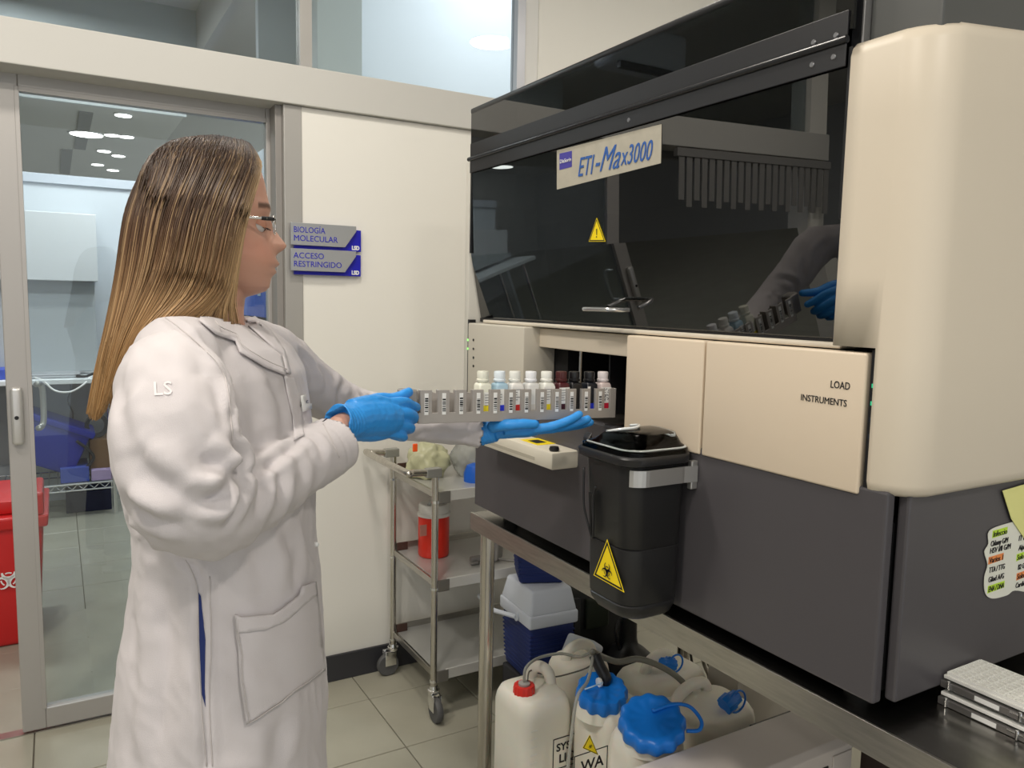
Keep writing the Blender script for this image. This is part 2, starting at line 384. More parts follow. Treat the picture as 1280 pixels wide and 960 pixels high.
obj('body', B1(-1.2, a.x, 5.62, 5.99, b.z, a.z, bev=.004), mat('cabinet_white', (.58, .60, .61), .5), t)
obj('hood_shade', B1(-1.2, a.x - .02, 5.7, 5.72, .90, b.z), mat('hood_shade_grey', (.40, .43, .44), .25), t)  # grey sheet standing in for the shade under the hood cabinet
def flat_box(name, px0, px1, Y, d, m, lab, cat, bev=.004, z0=None):
    a = ony(*px0, Y); b = ony(*px1, Y); zz = b.z if z0 is None else z0
    return obj(name, B1(a.x, b.x, Y, Y + d, zz, a.z, bev=bev), m, label=lab, cat=cat)
t = thing('laptop', 'closed silver laptop lying on the lab bench beyond the door', 'laptop', (0, 5.6, .875))
obj('base', B1(-.14, .12, 5.5, 5.72, .879, .891, bev=.003), mat('laptop_silver', (.55, .56, .58), .3, .6), t)
obj('screen_lid', B1(-.14, .12, 5.5, 5.72, .893, .901, bev=.003), mat('laptop_silver'), t)
bm = BM(); tube(bm, catmull([(.10, 5.50, .885), (.15, 5.46, .887), (.2, 5.5, .90), (.25, 5.47, .885), (.3, 5.5, .884)], 6), .008, 8); box(bm, .2, .27, 5.47, 5.52, .876, .905, bev=.005)
obj('power_adapter', bm, M_black, label='black power adapter and cable on the bench beside the laptop', cat='adapter', smooth=40)
bm = BM(); tube(bm, catmull([(-.12, 5.5, .882), (-.08, 5.43, .87), (-.02, 5.405, .81), (.06, 5.405, .80), (.13, 5.41, .84), (.17, 5.45, .882)], 8), .006, 8)
obj('white_cable', bm, M_white, label='white cable drooping over the front edge of the lab bench', cat='cable', smooth=True)
bm = BM(); box(bm, .285, .305, 5.5, 5.53, .876, 1.03, bev=.003); box(bm, .24, .33, 5.5, 5.53, 1.0, 1.05, bev=.003)
obj('desk_phone_stand', bm, M_black, label='black upright stand at the right end of the lab bench', cat='stand')
bm = BM(); tube(bm, catmull([(.06, 5.93, .845), (.07, 5.92, .76), (.05, 5.93, .68), (.075, 5.93, .60), (.06, 5.93, .48)], 8), .006, 6)
obj('hanging_cable', bm, M_rubber, label='thin dark cable hanging behind the bench above the blue crates', cat='cable', smooth=True)
bm = BM(); cc = ony(121, 532, 5.6)
for k in range(3):
    tube(bm, [(cc.x + (.065 - .008 * k) * math.cos(a_), 5.6 + .01 * k, cc.z + (.072 - .008 * k) * math.sin(a_)) for a_ in np.linspace(0, 2 * math.pi, 24)[:-1]], .006, 6, closed=True)
tube(bm, [(cc.x, 5.6, cc.z + .07), (cc.x - .01, 5.6, cc.z + .17), (cc.x - .005, 5.6, .846)], .006, 6)
obj('cable_coil', bm, M_rubber, label='coiled grey cable hanging under the right end of the bench', cat='cable', smooth=True)
M_cbl = mat('crate_blue', (.005, .02, .34), .45); M_cbl2 = mat('crate_blue_light', (.05, .09, .42), .5)
# tilted blue basket
a = ony(66, 560, 5.6)
bm = BM(); box(bm, -.19, .17, -.16, .16, -.14, .14, bev=.02); box(bm, -.21, .19, -.18, .18, .12, .16, bev=.01)
bmesh.ops.transform(bm, matrix=Matrix.Translation((a.x, 5.68, a.z + .02)) @ Matrix.Rotation(R_(24), 4, 'Y'), verts=bm.verts)
t = thing('blue_basket', 'dark blue plastic basket tipped over on the wire shelf', 'basket', (a.x, 5.68, .22)); obj('body', bm, M_cbl, t, smooth=40)
bm = BM(); tube(bm, catmull([(a.x + .13, 5.52, a.z + .05), (a.x + .22, 5.50, a.z - .06), (a.x + .12, 5.50, a.z - .17)], 6), .010, 8); obj('handle', bm, M_black, t, smooth=True)
flat_box('blue_crate', (75, 586), (112, 604), 5.48, .3, M_cbl2, 'low blue crate standing on the wire shelf below the basket', 'crate', z0=.222)
flat_box('cardboard_box', (112, 550), (140, 590), 5.55, .25, mat('cardboard', (.22, .12, .05), .8), 'brown cardboard box on the wire shelf under the cable coil', 'box', z0=.222)
flat_box('lilac_pack', (114, 588), (140, 604), 5.48, .06, mat('lilac', (.42, .32, .55), .6), 'flat lilac packet in front of the cardboard box', 'packet', z0=.222)
flat_box('storage_box', (82, 617), (140, 637), 5.6, .25, mat('box_navy', (.02, .02, .05), .6), 'dark storage box on the floor under the wire shelf', 'box', z0=0)
flat_box('blue_bag', (-40, 463), (9, 483), 5.5, .2, M_cbl2, 'blue packet on the bench left of the door stile', 'packet', z0=.875)
# blue cabinet by the right lab wall
t = thing('blue_cabinet', 'blue-topped dark cabinet against the right wall of the lab', 'cabinet', (.9, 4.0, 0))
obj('body', B1(.82, .995, 3.35, 4.9, 0, 1.30, bev=.004), mat('cab_dark', (.05, .06, .08), .5), t)
up = obj('door', B1(.80, .995, 3.35, 4.9, 1.303, 1.50, bev=.004), mat('cab_blue', (.03, .10, .50), .5), t, label='blue upper door of the dark cabinet')
for z_ in (1.40, 1.43): obj('tag', B1(.797, .80, 3.62, 3.68, z_, z_ + .02), mat('tag_pale', (.5, .6, .7), .5), up)
obj('daylight_tint_sheet', B1(.985, .999, 3.2, 5.4, 1.50, 2.0), mat('panel_pale_blue', (.46, .54, .67), .6), t)  # thin sheet carrying the bluish daylight on the lab wall as colour
# red waste bin
t = thing('waste_bin', 'red biohazard waste bin on the floor beyond the sliding door', 'bin', (-.28, 3.8, 0))
Xr = -.072
def taper(bm, x0, x1, y0, y1, z0, z1, k, bev):
    s = bmesh.new(); box(s, x0, x1, y0, y1, z0, z1, bev=bev, seg=3)
    cx, cy = (x0 + x1) / 2, (y0 + y1) / 2
    for v in s.verts:
        q = 1 - k * (z1 - v.co.z) / (z1 - z0); v.co.x = cx + (v.co.x - cx) * q; v.co.y = cy + (v.co.y - cy) * q
    merge(bm, s)
bm = BM(); taper(bm, -.50, Xr, 3.52, 3.98, .0, .50, .14, .02); obj('body', bm, M_red, t, smooth=40)
bm = BM(); taper(bm, -.52, Xr + .02, 3.50, 4.0, .48, .53, .02, .01); box(bm, -.50, Xr + .0, 3.56, 3.98, .53, .585, bev=.012); bdy = obj('rim', bm, M_red, t, smooth=40)
bm = BM(); box(bm, Xr - .055, Xr + .005, 3.505, 3.53, .53, .62, bev=.01); obj('hinge_lug', bm, M_red, t)
q = ony(13, 722, 3.55)
bio = biohazard('biohazard_mark', (q.x - .005, 3.535, q.z), (1, 0, 0), (0, .12, .993), .062, M_white, t, depth=.006)
text('lettering', 'Riesgo\nBiológico', .032, M_white, (q.x - .045, 3.548, q.z - .085), (1, 0, 0), (0, .12, .993), t, bold=.0005)
# vertical blind hung under the fascia, left of the door opening
t = thing('vertical_blind', 'pale vertical slat blind hung from the fascia left of the door', 'blind', (-.8, WY - .03, 1.74))
obj('head_rail', B1(-1.34, -.34, WY - .05, WY - .025, 1.985, 2.02), mat('blind_grey', (.26, .255, .245), .6), t)
for k in range(22):
    x = -1.33 + k * .045; obj('slat', B1(x, x + .032, WY - .045, WY - .04, 1.77 + .03 * (k % 2), 1.985), mat('blind_grey'), t)
# air conditioner seen mirrored in the machine's upper lid
t = thing('air_conditioner', 'white wall-mounted air conditioner mirrored in the upper lid', 'air conditioner', (-.9, 3.4, 2.6))
def mir(px, Y):
    dd = ray(*px); t_ = 1.01 / dd[0]; h_ = np.array([0, 0, H]) + dd * t_; d2 = dd * np.array([-1, 1, 1]); return Vector(h_ + d2 * ((Y - h_[1]) / d2[1]))
a = mir((770, 70), 3.4); b = mir((860, 90), 3.4); c_ = mir((860, 45), 3.4)
xa, xb = min(a.x, b.x), max(a.x, b.x)
obj('body', B1(xa, xb, 3.4, 3.6, min(a.z, b.z) - .02, max(a.z, c_.z), bev=.03, seg=4), mat('ac_white', (.92, .93, 1.0), .4), t, smooth=40)
obj('flap', B1(xa + .03, xb - .03, 3.39, 3.42, min(a.z, b.z) - .05, min(a.z, b.z) - .015), mat('ac_flap', (.10, .10, .12), .4), t)
t['category'] = 'air conditioner'
# =================== WORKTABLE ===================
tb = thing('steel_worktable', 'stainless steel worktable carrying the large analyser', 'table', (1.45, .9, 0))
obj('table_top', B1(1.0, 1.85, -.25, 1.93, .755, .80, bev=.003), M_steelh, tb)
obj('front_lip', B1(.9985, 1.004, -.25, 1.932, .752, .8008, bev=.001), M_steel, tb)
for (x, y) in ((1.037, 1.895), (1.80, 1.895), (1.037, -.2), (1.80, -.2)):
    bm = BM(); tube(bm, [(x, y, .0), (x, y, .755)], .0205, 20); obj('leg', bm, M_steelv, tb, smooth=40)
# =================== ANALYSER ===================
FX = 1.01
an = thing('analyser', 'large cream and dark grey laboratory analyser with black glass hood', 'machine', (1.38, 1.3, .80))
obj('front_base_panel', B1(FX, FX + .02, .668, 1.93, .823, 1.14, bev=.004), M_dgrey, an)
obj('side_base_panel', B1(FX + .028, 1.77, .652, .67, .826, 1.145, bev=.004), M_dgrey, an)
obj('left_base_panel', B1(FX + .004, 1.77, 1.912, 1.93, .826, 1.10, bev=.003), M_dgrey, an)
obj('base_chassis', B1(1.04, 1.75, .675, 1.908, .835, 1.09), M_matblack, an)
for (x, y) in ((1.08, .74), (1.7, .74), (1.08, 1.84), (1.7, 1.84)):
    bm = BM(); lathe(bm, [(.022, .80), (.022, .812), (.015, .814), (.015, .836)], (x, y, 0), 16); obj('foot', bm, M_rubber, an, smooth=40)
# upper chassis around the loading bay
bm = BM(); box(bm, 1.075, 1.75, .70, 1.255, 1.09, 1.335); box(bm, 1.10, 1.75, 1.61, 1.965, 1.09, 1.335); box(bm, 1.42, 1.75, 1.255, 1.61, 1.09, 1.335); box(bm, 1.075, 1.42, 1.255, 1.61, 1.30, 1.335)
obj('chassis', bm, M_matblack, an)
obj('header_strip', B1(1.052, 1.073, .78, 1.90, 1.286, 1.333, bev=.002), M_cream, an)
obj('sill_trim', B1(1.028, 1.085, .775, 1.93, 1.337, 1.346, bev=.003), mat('trim_cream', (.66, .60, .50), .35), an)
# loading bay internals
for (y0, y1, x0) in ((1.45, 1.455, 1.11), (1.34, 1.345, 1.14)):
    obj('bay_divider', B1(x0, 1.4, y0, y1, 1.14, 1.285), mat('bay_dark', (.02, .02, .022), .4), an)
bm = BM(); tube(bm, [(1.072, 1.515, 1.15), (1.072, 1.515, 1.285)], .004, 8); obj('guide_rod', bm, M_chrome, an, smooth=40)
bm = BM(); box(bm, 1.13, 1.20, 1.40, 1.41, 1.13, 1.29); obj('bay_red_strip', bm, mat('dim_red', (.10, .004, .004), .5), an)
for y in (1.28, 1.31, 1.36): 
    bm = BM(); tube(bm, [(1.02, y, 1.128), (1.40, y, 1.128)], .005, 8); obj('rack_rail', bm, M_steel, an, smooth=40)
obj('bay_floor', B1(1.012, 1.42, 1.258, 1.605, 1.10, 1.118), mat('bay_floor', (.05, .045, .04), .35), an)
# load panels
M_panel = mat('panel_cream', (.71, .60, .465), .42, bump=.04, bscale=900)
obj('load_panel', B1(FX - .004, FX + .026, 1.0415, 1.2625, 1.127, 1.335, bev=.004, seg=3), M_panel, an, smooth=40)
lp = obj('load_panel', B1(FX - .004, FX + .026, .7135, 1.0365, 1.127, 1.335, bev=.004, seg=3), M_panel, an, smooth=40)
q = onx(1038, 481, FX - .004); text('lettering', 'LOAD', .0155, M_ink, (FX - .0044, q.y, q.z - .004), (0, -1, 0), (0, 0, 1), lp, bold=0, fit=.034)
q = onx(1001, 497, FX - .004); text('lettering', 'INSTRUMENTS', .0145, M_ink, (FX - .0044, q.y, q.z - .004), (0, -1, 0), (0, 0, 1), lp, bold=0, fit=.083)
lpn = obj('load_panel', B1(FX - .006, 1.10, 1.668, 1.972, 1.07, 1.336, bev=.004, seg=3), mat('panel_shadow_cream', (.56, .52, .44), .42), an, smooth=40, label='shade-toned protruding load panel at the left end of the analyser')  # shaded copy of the panel cream, shade put into its colour
for y_ in (425, 436, 447, 457.5):
    q = onx(592, y_, FX - .006); bm = BM(); lathe(bm, [(.0035, -.001), (.0035, .001)], (FX - .0065, q.y, q.z), 10, 'x'); obj('hole', bm, M_black, lpn)
M_led = mat('led_green', (.1, .8, .2), .4, emis=(.25, 1, .12), estr=3); M_ledg = mat('led_teal', (.02, .3, .15), .4, emis=(.03, .55, .25), estr=.9)
st = obj('led_strip', B1(FX + .002, FX + .02, .693, .709, 1.132, 1.34), M_black, an)
for y_ in (482, 504, 525, 546):
    q = onx(1087, y_, FX); obj('led', B1(FX, FX + .003, .697, .705, q.z - .003, q.z + .003), M_ledg if y_ < 510 else mat('led_off', (.02, .03, .05), .3), st)
st = obj('led_strip', B1(FX, FX + .02, 1.975, 1.985, 1.07, 1.345), M_black, an)
for y_ in (425, 436):
    q = onx(586, y_, FX); obj('led', B1(FX - .002, FX + .001, 1.977, 1.983, q.z - .0025, q.z + .0025), M_led, st)
# control shelf
sx = .94
bm = BM()
prism(bm, [(sx, 1.428, 1.026), (sx, 1.80, 1.026), (sx, 1.80, 1.066), (sx, 1.428, 1.066)], (FX + .02 - sx, 0, 0), bev=.006)
cs = obj('control_shelf', bm, mat('shelf_cream', (.70, .65, .54), .40), an, smooth=40)
bm = BM(); lathe(bm, [(.010, 0), (.012, .004), (.010, .010), (.004, .011)], (sx + .018, 1.447, 1.066), 16); obj('knob', bm, M_black, cs, smooth=40)
obj('inset_groove', B1(sx - .0005, sx + .001, 1.50, 1.76, 1.036, 1.044), mat('groove_tan', (.45, .41, .33), .5), cs)
st = obj('caution_label', B1(sx + .02, FX, 1.52, 1.60, 1.066, 1.0668), M_yellow, cs)
obj('label_frame', B1(sx + .03, FX - .012, 1.54, 1.58, 1.0668, 1.0672), M_ink, st)
# ---- side covers ----
def cover(y_in_hi, y_in_lo, ys, sgn, name, X1=1.78, ztop0=1.776):
    """front strip, rounded corner, side; sgn=-1: side faces -Y"""
    bm = bmesh.new(); r = .055; plan = []
    for y in np.linspace(y_in_hi, y_in_lo, 4): plan.append((FX, y))
    plan += [(FX, ys - sgn * r * 1.02)]
    for k in range(0, 9):
        a_ = math.pi / 2 * k / 8; plan.append((FX + r - r * math.cos(a_), ys - sgn * r * (1 - math.sin(a_))))
    for x in np.linspace(FX + r + .03, X1, 10): plan.append((x, ys))
    z0, zm = 1.137, 1.343
    cols = []
    for (x, y) in plan:
        zt = ztop0 + max(0, x - FX - .02) * .11
        zs = [z0 + .0, z0 + .004, z0 + .015, zm, zm + .1] + [zm + (zt - zm) * f for f in (.5, .75, .96, .985, 1.0)]
        cols.append((x, y, zs))
    n0 = [0] * len(cols); V = {}
    nx, ny = 0, 0
    for i, (x, y, zs) in enumerate(cols):
        for j, z in enumerate(zs):
            inset = {0: .008, 1: .003, len(zs) - 1: .010, len(zs) - 2: .003}.get(j, 0)
            # inset towards the inside of the cover
            dx = inset if x < FX + r else 0; dy = -sgn * inset if abs(y - ys) < r else 0
            V[i, j] = bm.verts.new((x + dx, y + dy, z))
    for i in range(len(cols) - 1):
        for j in range(9):
            if i < 3 and j < 3: continue
            bm.faces.new((V[i, j], V[i + 1, j], V[i + 1, j + 1], V[i, j + 1]))
    # cap at the top and bottom going inwards
    for jj, zz in ((9, 0), (0, 0)):
        for i in range(len(cols) - 1):
            if i < 3 and jj == 0: continue
            a_, b_ = V[i, jj], V[i + 1, jj]
            c2 = bm.verts.new((b_.co.x + .02, b_.co.y - sgn * .02, b_.co.z)); d2_ = bm.verts.new((a_.co.x + .02, a_.co.y - sgn * .02, a_.co.z))
            bm.faces.new((a_, b_, c2, d2_))
    bmesh.ops.remove_doubles(bm, verts=bm.verts, dist=.0002)
    bmesh.ops.delete(bm, geom=[v for v in bm.verts if not v.link_faces], context='VERTS')
    o = obj(name, bm, M_cream, an, smooth=50)
    m_ = o.modifiers.new('s', 'SOLIDIFY'); m_.thickness = .008; m_.offset = 0
    return o
cover(.771, .700, .638, -1, 'side_cover')
o = obj('side_cover', B1(FX, 1.75, 1.985, 2.012, 1.0, 1.785, bev=.006), mat('cover_shaded', (.62, .60, .54), .45), an, smooth=40)  # duller copy of the cover cream, with the shade mixed into it
# dark casing on top right and the rear body
obj('top_casing', B1(FX + .025, 1.76, .655, .764, 1.60, 2.12, bev=.004), mat('casing_grey', (.085, .088, .085), .4), an)
obj('casing_edge_trim', B1(FX + .012, FX + .03, .7645, .7685, 1.765, 2.10, bev=.001), mat('edge_grey', (.25, .25, .25), .3, .5), an)
bm = BM(); box(bm, 1.40, 1.75, .77, 1.975, 1.35, 1.93); obj('rear_body', bm, M_matblack, an)
obj('roof', B1(1.02, 1.76, .775, 1.975, 1.912, 1.922, bev=.003), M_black, an)
obj('left_inner_wall', B1(1.05, 1.42, 1.95, 1.975, 1.35, 1.91), mat('inner_grey', (.05, .05, .055), .5), an)
obj('right_inner_wall', B1(1.03, 1.42, .775, .79, 1.35, 1.91), mat('inner_grey'), an)
obj('deck', B1(1.075, 1.42, .79, 1.95, 1.346, 1.36), mat('deck_black', (.02, .02, .025), .3), an)
# gantry parts that show faintly through the dark glass
for k, (y0, tilt) in enumerate(((1.62, -18), (1.50, -18))):
    bm = BM(); box(bm, 1.07, 1.10, -.04, .04, -.10, .12, bev=.004)
    bmesh.ops.transform(bm, matrix=Matrix.Translation((0, y0, 1.47)) @ Matrix.Rotation(R_(tilt), 4, 'X'), verts=bm.verts)
    obj('pipetting_arm', bm, mat('arm_grey', (.30, .31, .33), .4), an)
obj('gantry_rail', B1(1.09, 1.12, .80, 1.94, 1.60, 1.64), mat('arm_grey'), an)
obj('gantry_post', B1(1.05, 1.08, 1.80, 1.835, 1.50, 1.90), mat('arm_grey'), an)
# hood glass
M_hood = glassmat('smoked_hood', (.10, .11, .12), 1, 1.75, 0, .03)
hd = obj('hood_window', BM() and prism(BM(), [(1.008, .772, 1.775), (1.013, .772, 1.523), (1.0475, .772, 1.345), (1.0535, .772, 1.345), (1.019, .772, 1.523), (1.014, .772, 1.775)], (0, 1.203, 0)), M_hood, an)
ul = obj('upper_lid', B1(1.007, 1.013, .772, 1.975, 1.80, 1.914), M_hood, an)
obj('lid_edge', B1(1.005, 1.025, .770, 1.977, 1.908, 1.922, bev=.004), M_black, ul, smooth=40)
bm = BM(); tube(bm, [(1.003, .777, 1.786), (1.003, 1.979, 1.786)], .0058, 12); hg = obj('hinge', bm, mat('hinge_black', (.02, .02, .022), .25), an, smooth=40)
obj('hinge_leaf', B1(1.0035, 1.0068, .778, 1.972, 1.792, 1.827, bev=.001), mat('leaf_black', (.014, .014, .016), .45), hg)
obj('hinge_leaf', B1(1.0028, 1.0058, .778, 1.972, 1.748, 1.781, bev=.001), mat('leaf_black'), hg)
for s in ((1045, 44), (1017, 53), (1042, 71), (1015, 81), (586 + 200, 150)):
    q = onx(*s, 1.003); bm = BM(); lathe(bm, [(.0035, -.001), (.0045, .0002), (.0045, .001)], (1.0025, q.y, q.z), 12, 'x'); obj('screw', bm, mat('screw_grey', (.25, .25, .26), .35, .8), hg, smooth=40)
# frame lines of the hood window
for y in (.774, 1.973): obj('window_edge', B1(1.008, 1.02, y - .003, y + .003, 1.53, 1.775), M_black, hd)
obj('window_bottom_seal', B1(1.044, 1.056, .772, 1.975, 1.340, 1.350), M_black, hd)
# handle
a = onx(729, 386, .985); b = onx(766, 385, .985)
zc = a.z
bm = BM(); tube(bm, catmull([(1.028, a.y, zc), (1.0, a.y, zc), (.985, a.y - .006, zc), (.978, a.y - .02, zc), (.978, b.y + .02, zc), (.985, b.y + .006, zc), (1.0, b.y, zc), (1.028, b.y, zc)], 5), .0048, 10)
obj('handle', bm, mat('handle_steel', (.7, .7, .7), .22, .9), hd, smooth=True)
# hand-lettered label and caution sticker on the hood glass
def on_hood(p):
    q = onx(*p, 1.0035); xx = 1.008 + (1.775 - q.z) * (.005 / .252); q = onx(*p, xx - .0012); return q
P4 = [on_hood(p) for p in ((696, 188), (827, 155), (826, 204), (696, 237))]
M_paper = mat('tape_paper', (.44, .41, .335), .7, var=.06, vscale=40)
lb = obj('paper_label', prism(BM(), P4, (.0006, 0, 0)), M_paper, an, label='hand-lettered paper label with a small violet patch')
ux = (P4[1] - P4[0]).normalized(); uz = Vector((.05, 0, -1)).cross(ux).cross(ux).normalized(); uz = Vector((-.02, 0, 1)).normalized()
M_pen = mat('pen_blue', (.03, .11, .38), .6)
LH = (P4[0] - P4[3]).length
def wfit(a_, b_): return (on_hood(a_) - on_hood(b_)).length
o3 = on_hood((722, 221)); text('lettering', 'ETI', LH * .66, M_pen, o3 + Vector((-.0008, 0, 0)), ux, uz, lb, shear=.3, fit=wfit((722, 221), (743, 216)))
o3 = on_hood((742, 216)); text('lettering', '-Ma', LH * .80, M_pen, o3 + Vector((-.0008, 0, 0)), ux, uz, lb, shear=.5, fit=wfit((742, 216), (776, 207)))
o3 = on_hood((776, 207)); text('lettering', 'x3000', LH * .62, M_pen, o3 + Vector((-.0008, 0, 0)), ux, uz, lb, shear=.3, fit=wfit((776, 207), (816, 197)))
Q4 = [on_hood(p) + Vector((-.0005, 0, 0)) for p in ((699.5, 192), (715, 188.5), (715, 208.5), (699.5, 212.5))]
lg = obj('logo_patch', prism(BM(), Q4, (.0004, 0, 0)), mat('logo_violet', (.06, .05, .32), .5), lb)
text('lettering', 'DiaSorin', .012, M_white, on_hood((700.3, 204.5)) + Vector((-.0014, 0, 0)), ux, uz, lg, fit=wfit((700.3, 204.5), (714.4, 201.3)))
tri = [on_hood(p) for p in ((746, 272), (757, 302), (736, 302))]
def tri_sticker(name, tri, n, parent, mark, s=1):
    c = (tri[0] + tri[1] + tri[2]) / 3; n = Vector(n)
    o = obj(name, prism(BM(), [c + (p - c) * 1.0 for p in tri], n * .0004), M_yellow, parent)
    bm = BM()
    for i in range(3):
        A, B = tri[i], tri[(i + 1) % 3]
        q = [c + (A - c) * .93, c + (B - c) * .93, c + (B - c) * .80, c + (A - c) * .80]
        bm.faces.new([bm.verts.new(v + n * .0007) for v in q])
    obj('border', bm, M_ink, o); return o, c
ws, c = tri_sticker('warning_sticker', tri, (-1, 0, -.05), hd, None)
bm = BM(); prism(bm, [c + Vector((-.0012, .0018, .010)), c + Vector((-.0012, -.0018, .010)), c + Vector((-.0006, -.001, -.003)), c + Vector((-.0006, .001, -.003))], (-.0002, 0, 0)); box(bm, c.x - .0012, c.x - .001, c.y - .0015, c.y + .0015, c.z - .0085, c.z - .0055)
WL['warning_sticker'] = WL[an.name]
o = obj('exclamation_mark', bm, M_ink, hd)
# =================== WASTE CONTAINER ON THE MACHINE FRONT ===================
wb = thing('waste_container', 'black waste container with clear lid hooked on the machine front', 'container', (.93, 1.13, .80))
def rrect(x0, x1, y0, y1, r, n=5):
    """plan outline, rounded on the two -Y corners and slightly on the others"""
    P = []
    for (cx, cy, a0, rr) in ((x0 + r[0], y0 + r[0], 180, r[0]), (x1 - r[1], y0 + r[1], 270, r[1]), (x1 - r[2], y1 - r[2], 0, r[2]), (x0 + r[3], y1 - r[3], 90, r[3])):
        for k in range(n + 1): a_ = R_(a0 + 90 * k / n); P.append((cx + rr * math.cos(a_), cy + rr * math.sin(a_)))
    return P
def loftpoly(bm, secs, cap=True):
    rings = [[bm.verts.new((x, y, z)) for (x, y) in P] for (P, z) in secs]; n = len(rings[0])
    for a_, b_ in zip(rings, rings[1:]):
        for k in range(n): bm.faces.new((a_[k], a_[(k + 1) % n], b_[(k + 1) % n], b_[k]))
    if cap: bm.faces.new(rings[0][::-1]); bm.faces.new(rings[-1])
    return bm
bx0, bx1, by0, by1 = .858, 1.004, 1.054, 1.198
zb = onx(800, 772, .90).z; zb = .818
def sec(z, k, g=0): 
    return (rrect(bx0 + k * .010 - g, bx1 - k * .004 + g * 0, by0 + k * .008 - g, by1 - k * .012 + g, (.035, .03, .010, .012)), z)
M_bin = mat('bin_black', (.016, .016, .017), .38, bump=.05, bscale=400)
bm = BM(); loftpoly(bm, [sec(zb, 3.2), sec(zb + .006, 2.2), sec(zb + .022, 1.3), sec(zb + .03, 1.15), (sec(zb + .032, 1.35)[0], zb + .032), sec(zb + .036, 1.1), sec(.955, .9), (sec(.9565, 1.15)[0], .9565), sec(.959, .9), sec(1.093, .45), sec(1.112, .3)])
obj('body', bm, M_bin, wb, smooth=50)
bm = BM(); loftpoly(bm, [sec(1.109, .2), sec(1.114, -.2, .006), sec(1.126, -.2, .008), sec(1.130, -.2, .005)]); obj('rim', bm, M_bin, wb, smooth=50)
M_clr = mat('clear_lid', (.86, .88, .88), .06, trans=1, ior=1.25)
bm = BM(); loftpoly(bm, [sec(1.130, -.1, .004), sec(1.138, -.1, .003), sec(1.146, 1.2), sec(1.164, 2.6), sec(1.167, 4.2)]); ld = obj('lid', bm, M_clr, wb, smooth=40)
bm = BM(); P_, z_ = sec(1.136, .3); tube(bm, [(x, y, 1.139) for (x, y) in P_], .0025, 6, closed=True); tube(bm, catmull([(.885, 1.16, 1.160), (.89, 1.13, 1.168), (.92, 1.12, 1.171), (.945, 1.14, 1.171), (.945, 1.165, 1.167)], 5), .003, 6)
obj('lid_rib', bm, mat('lid_rib', (.75, .78, .78), .12, spec=1, coat=1), ld, smooth=True)
# spout groove on the front face
bm = BM()
for (y0, y1) in ((1.178, 1.205),): tube(bm, catmull([(.8565, 1.190, 1.088), (.8555, 1.186, 1.02), (.858, 1.175, .985), (.8605, 1.162, .957), (.857, 1.156, .99), (.855, 1.156, 1.035), (.855, 1.149, 1.06)], 6), .0022, 6)
obj('spout_rib', bm, M_bin, wb, smooth=True)
bm = BM(); prism(bm, [(.8545, 1.170, 1.045), (.8545, 1.158, 1.045), (.858, 1.163, .965), (.858, 1.166, .965)], (.004, 0, 0)); obj('spout_recess', bm, mat('recess_black', (.004, .004, .004), .6), wb)
# steel strap bracket round the -Y side
bm = BM(); P2 = [(x, y) for (x, y) in rrect(bx0 + .004, bx1, by0 + .0005, by1, (.036, .03, .01, .01), 8)]
# outline part from the front corner to the back on the -Y face
pts = [p for p in P2 if p[1] < by0 + .030 and p[0] > .868 and p[0] < .985] ; pts = sorted(pts, key=lambda p: p[0]); pts += [(1.008, by0 - .004)]
t_ = bmesh.new(); rings = []
for (x, y) in pts: rings.append([t_.verts.new((x, y - .0035, 1.076)), t_.verts.new((x, y - .0035, 1.106))])
for a_, b_ in zip(rings, rings[1:]): t_.faces.new((a_[0], b_[0], b_[1], a_[1]))
merge(bm, t_)
br = obj('bracket', bm, mat('bracket_alu', (.55, .54, .52), .35, .8), wb); m_ = br.modifiers.new('s', 'SOLIDIFY'); m_.thickness = .003
for s in ((806, 591), (864, 586)):
    q = ony(*s, by0 - .004); bm = BM(); lathe(bm, [(.003, -.002), (.003, .003)], (q.x, by0 + (.0 if s[0] > 850 else .0075) - .004, q.z), 10, 'y'); obj('screw', bm, M_black, br)
obj('hook', B1(.995, FX, by0 - .008, by0 + .004, 1.062, 1.115, bev=.002), mat('bracket_alu'), wb)
bm = BM(); prism(bm, [(.872, 1.198, 1.126), (.885, 1.205, 1.126), (.885, 1.205, 1.151), (.872, 1.198, 1.141)], (.0, .02, 0), bev=.002); obj('latch', bm, M_bin, wb)
# front biohazard triangle
def onbin(p): return onx(*p, .8635)
tri = [onbin(p) for p in ((759, 674), (779.5, 741), (741, 719))]
tri = [Vector((.8635 + (.98 - v.z) * .02, v.y, v.z)) for v in tri]
bs, c = tri_sticker('biohazard_sticker', tri, (-1, 0, 0), wb, None)
q = onbin((759, 714)); biohazard('biohazard_mark', (.8645 - .0012 + .0005, q.y, q.z), (0, -1, 0), (0, 0, 1), .0215, M_ink, wb, depth=.0012)
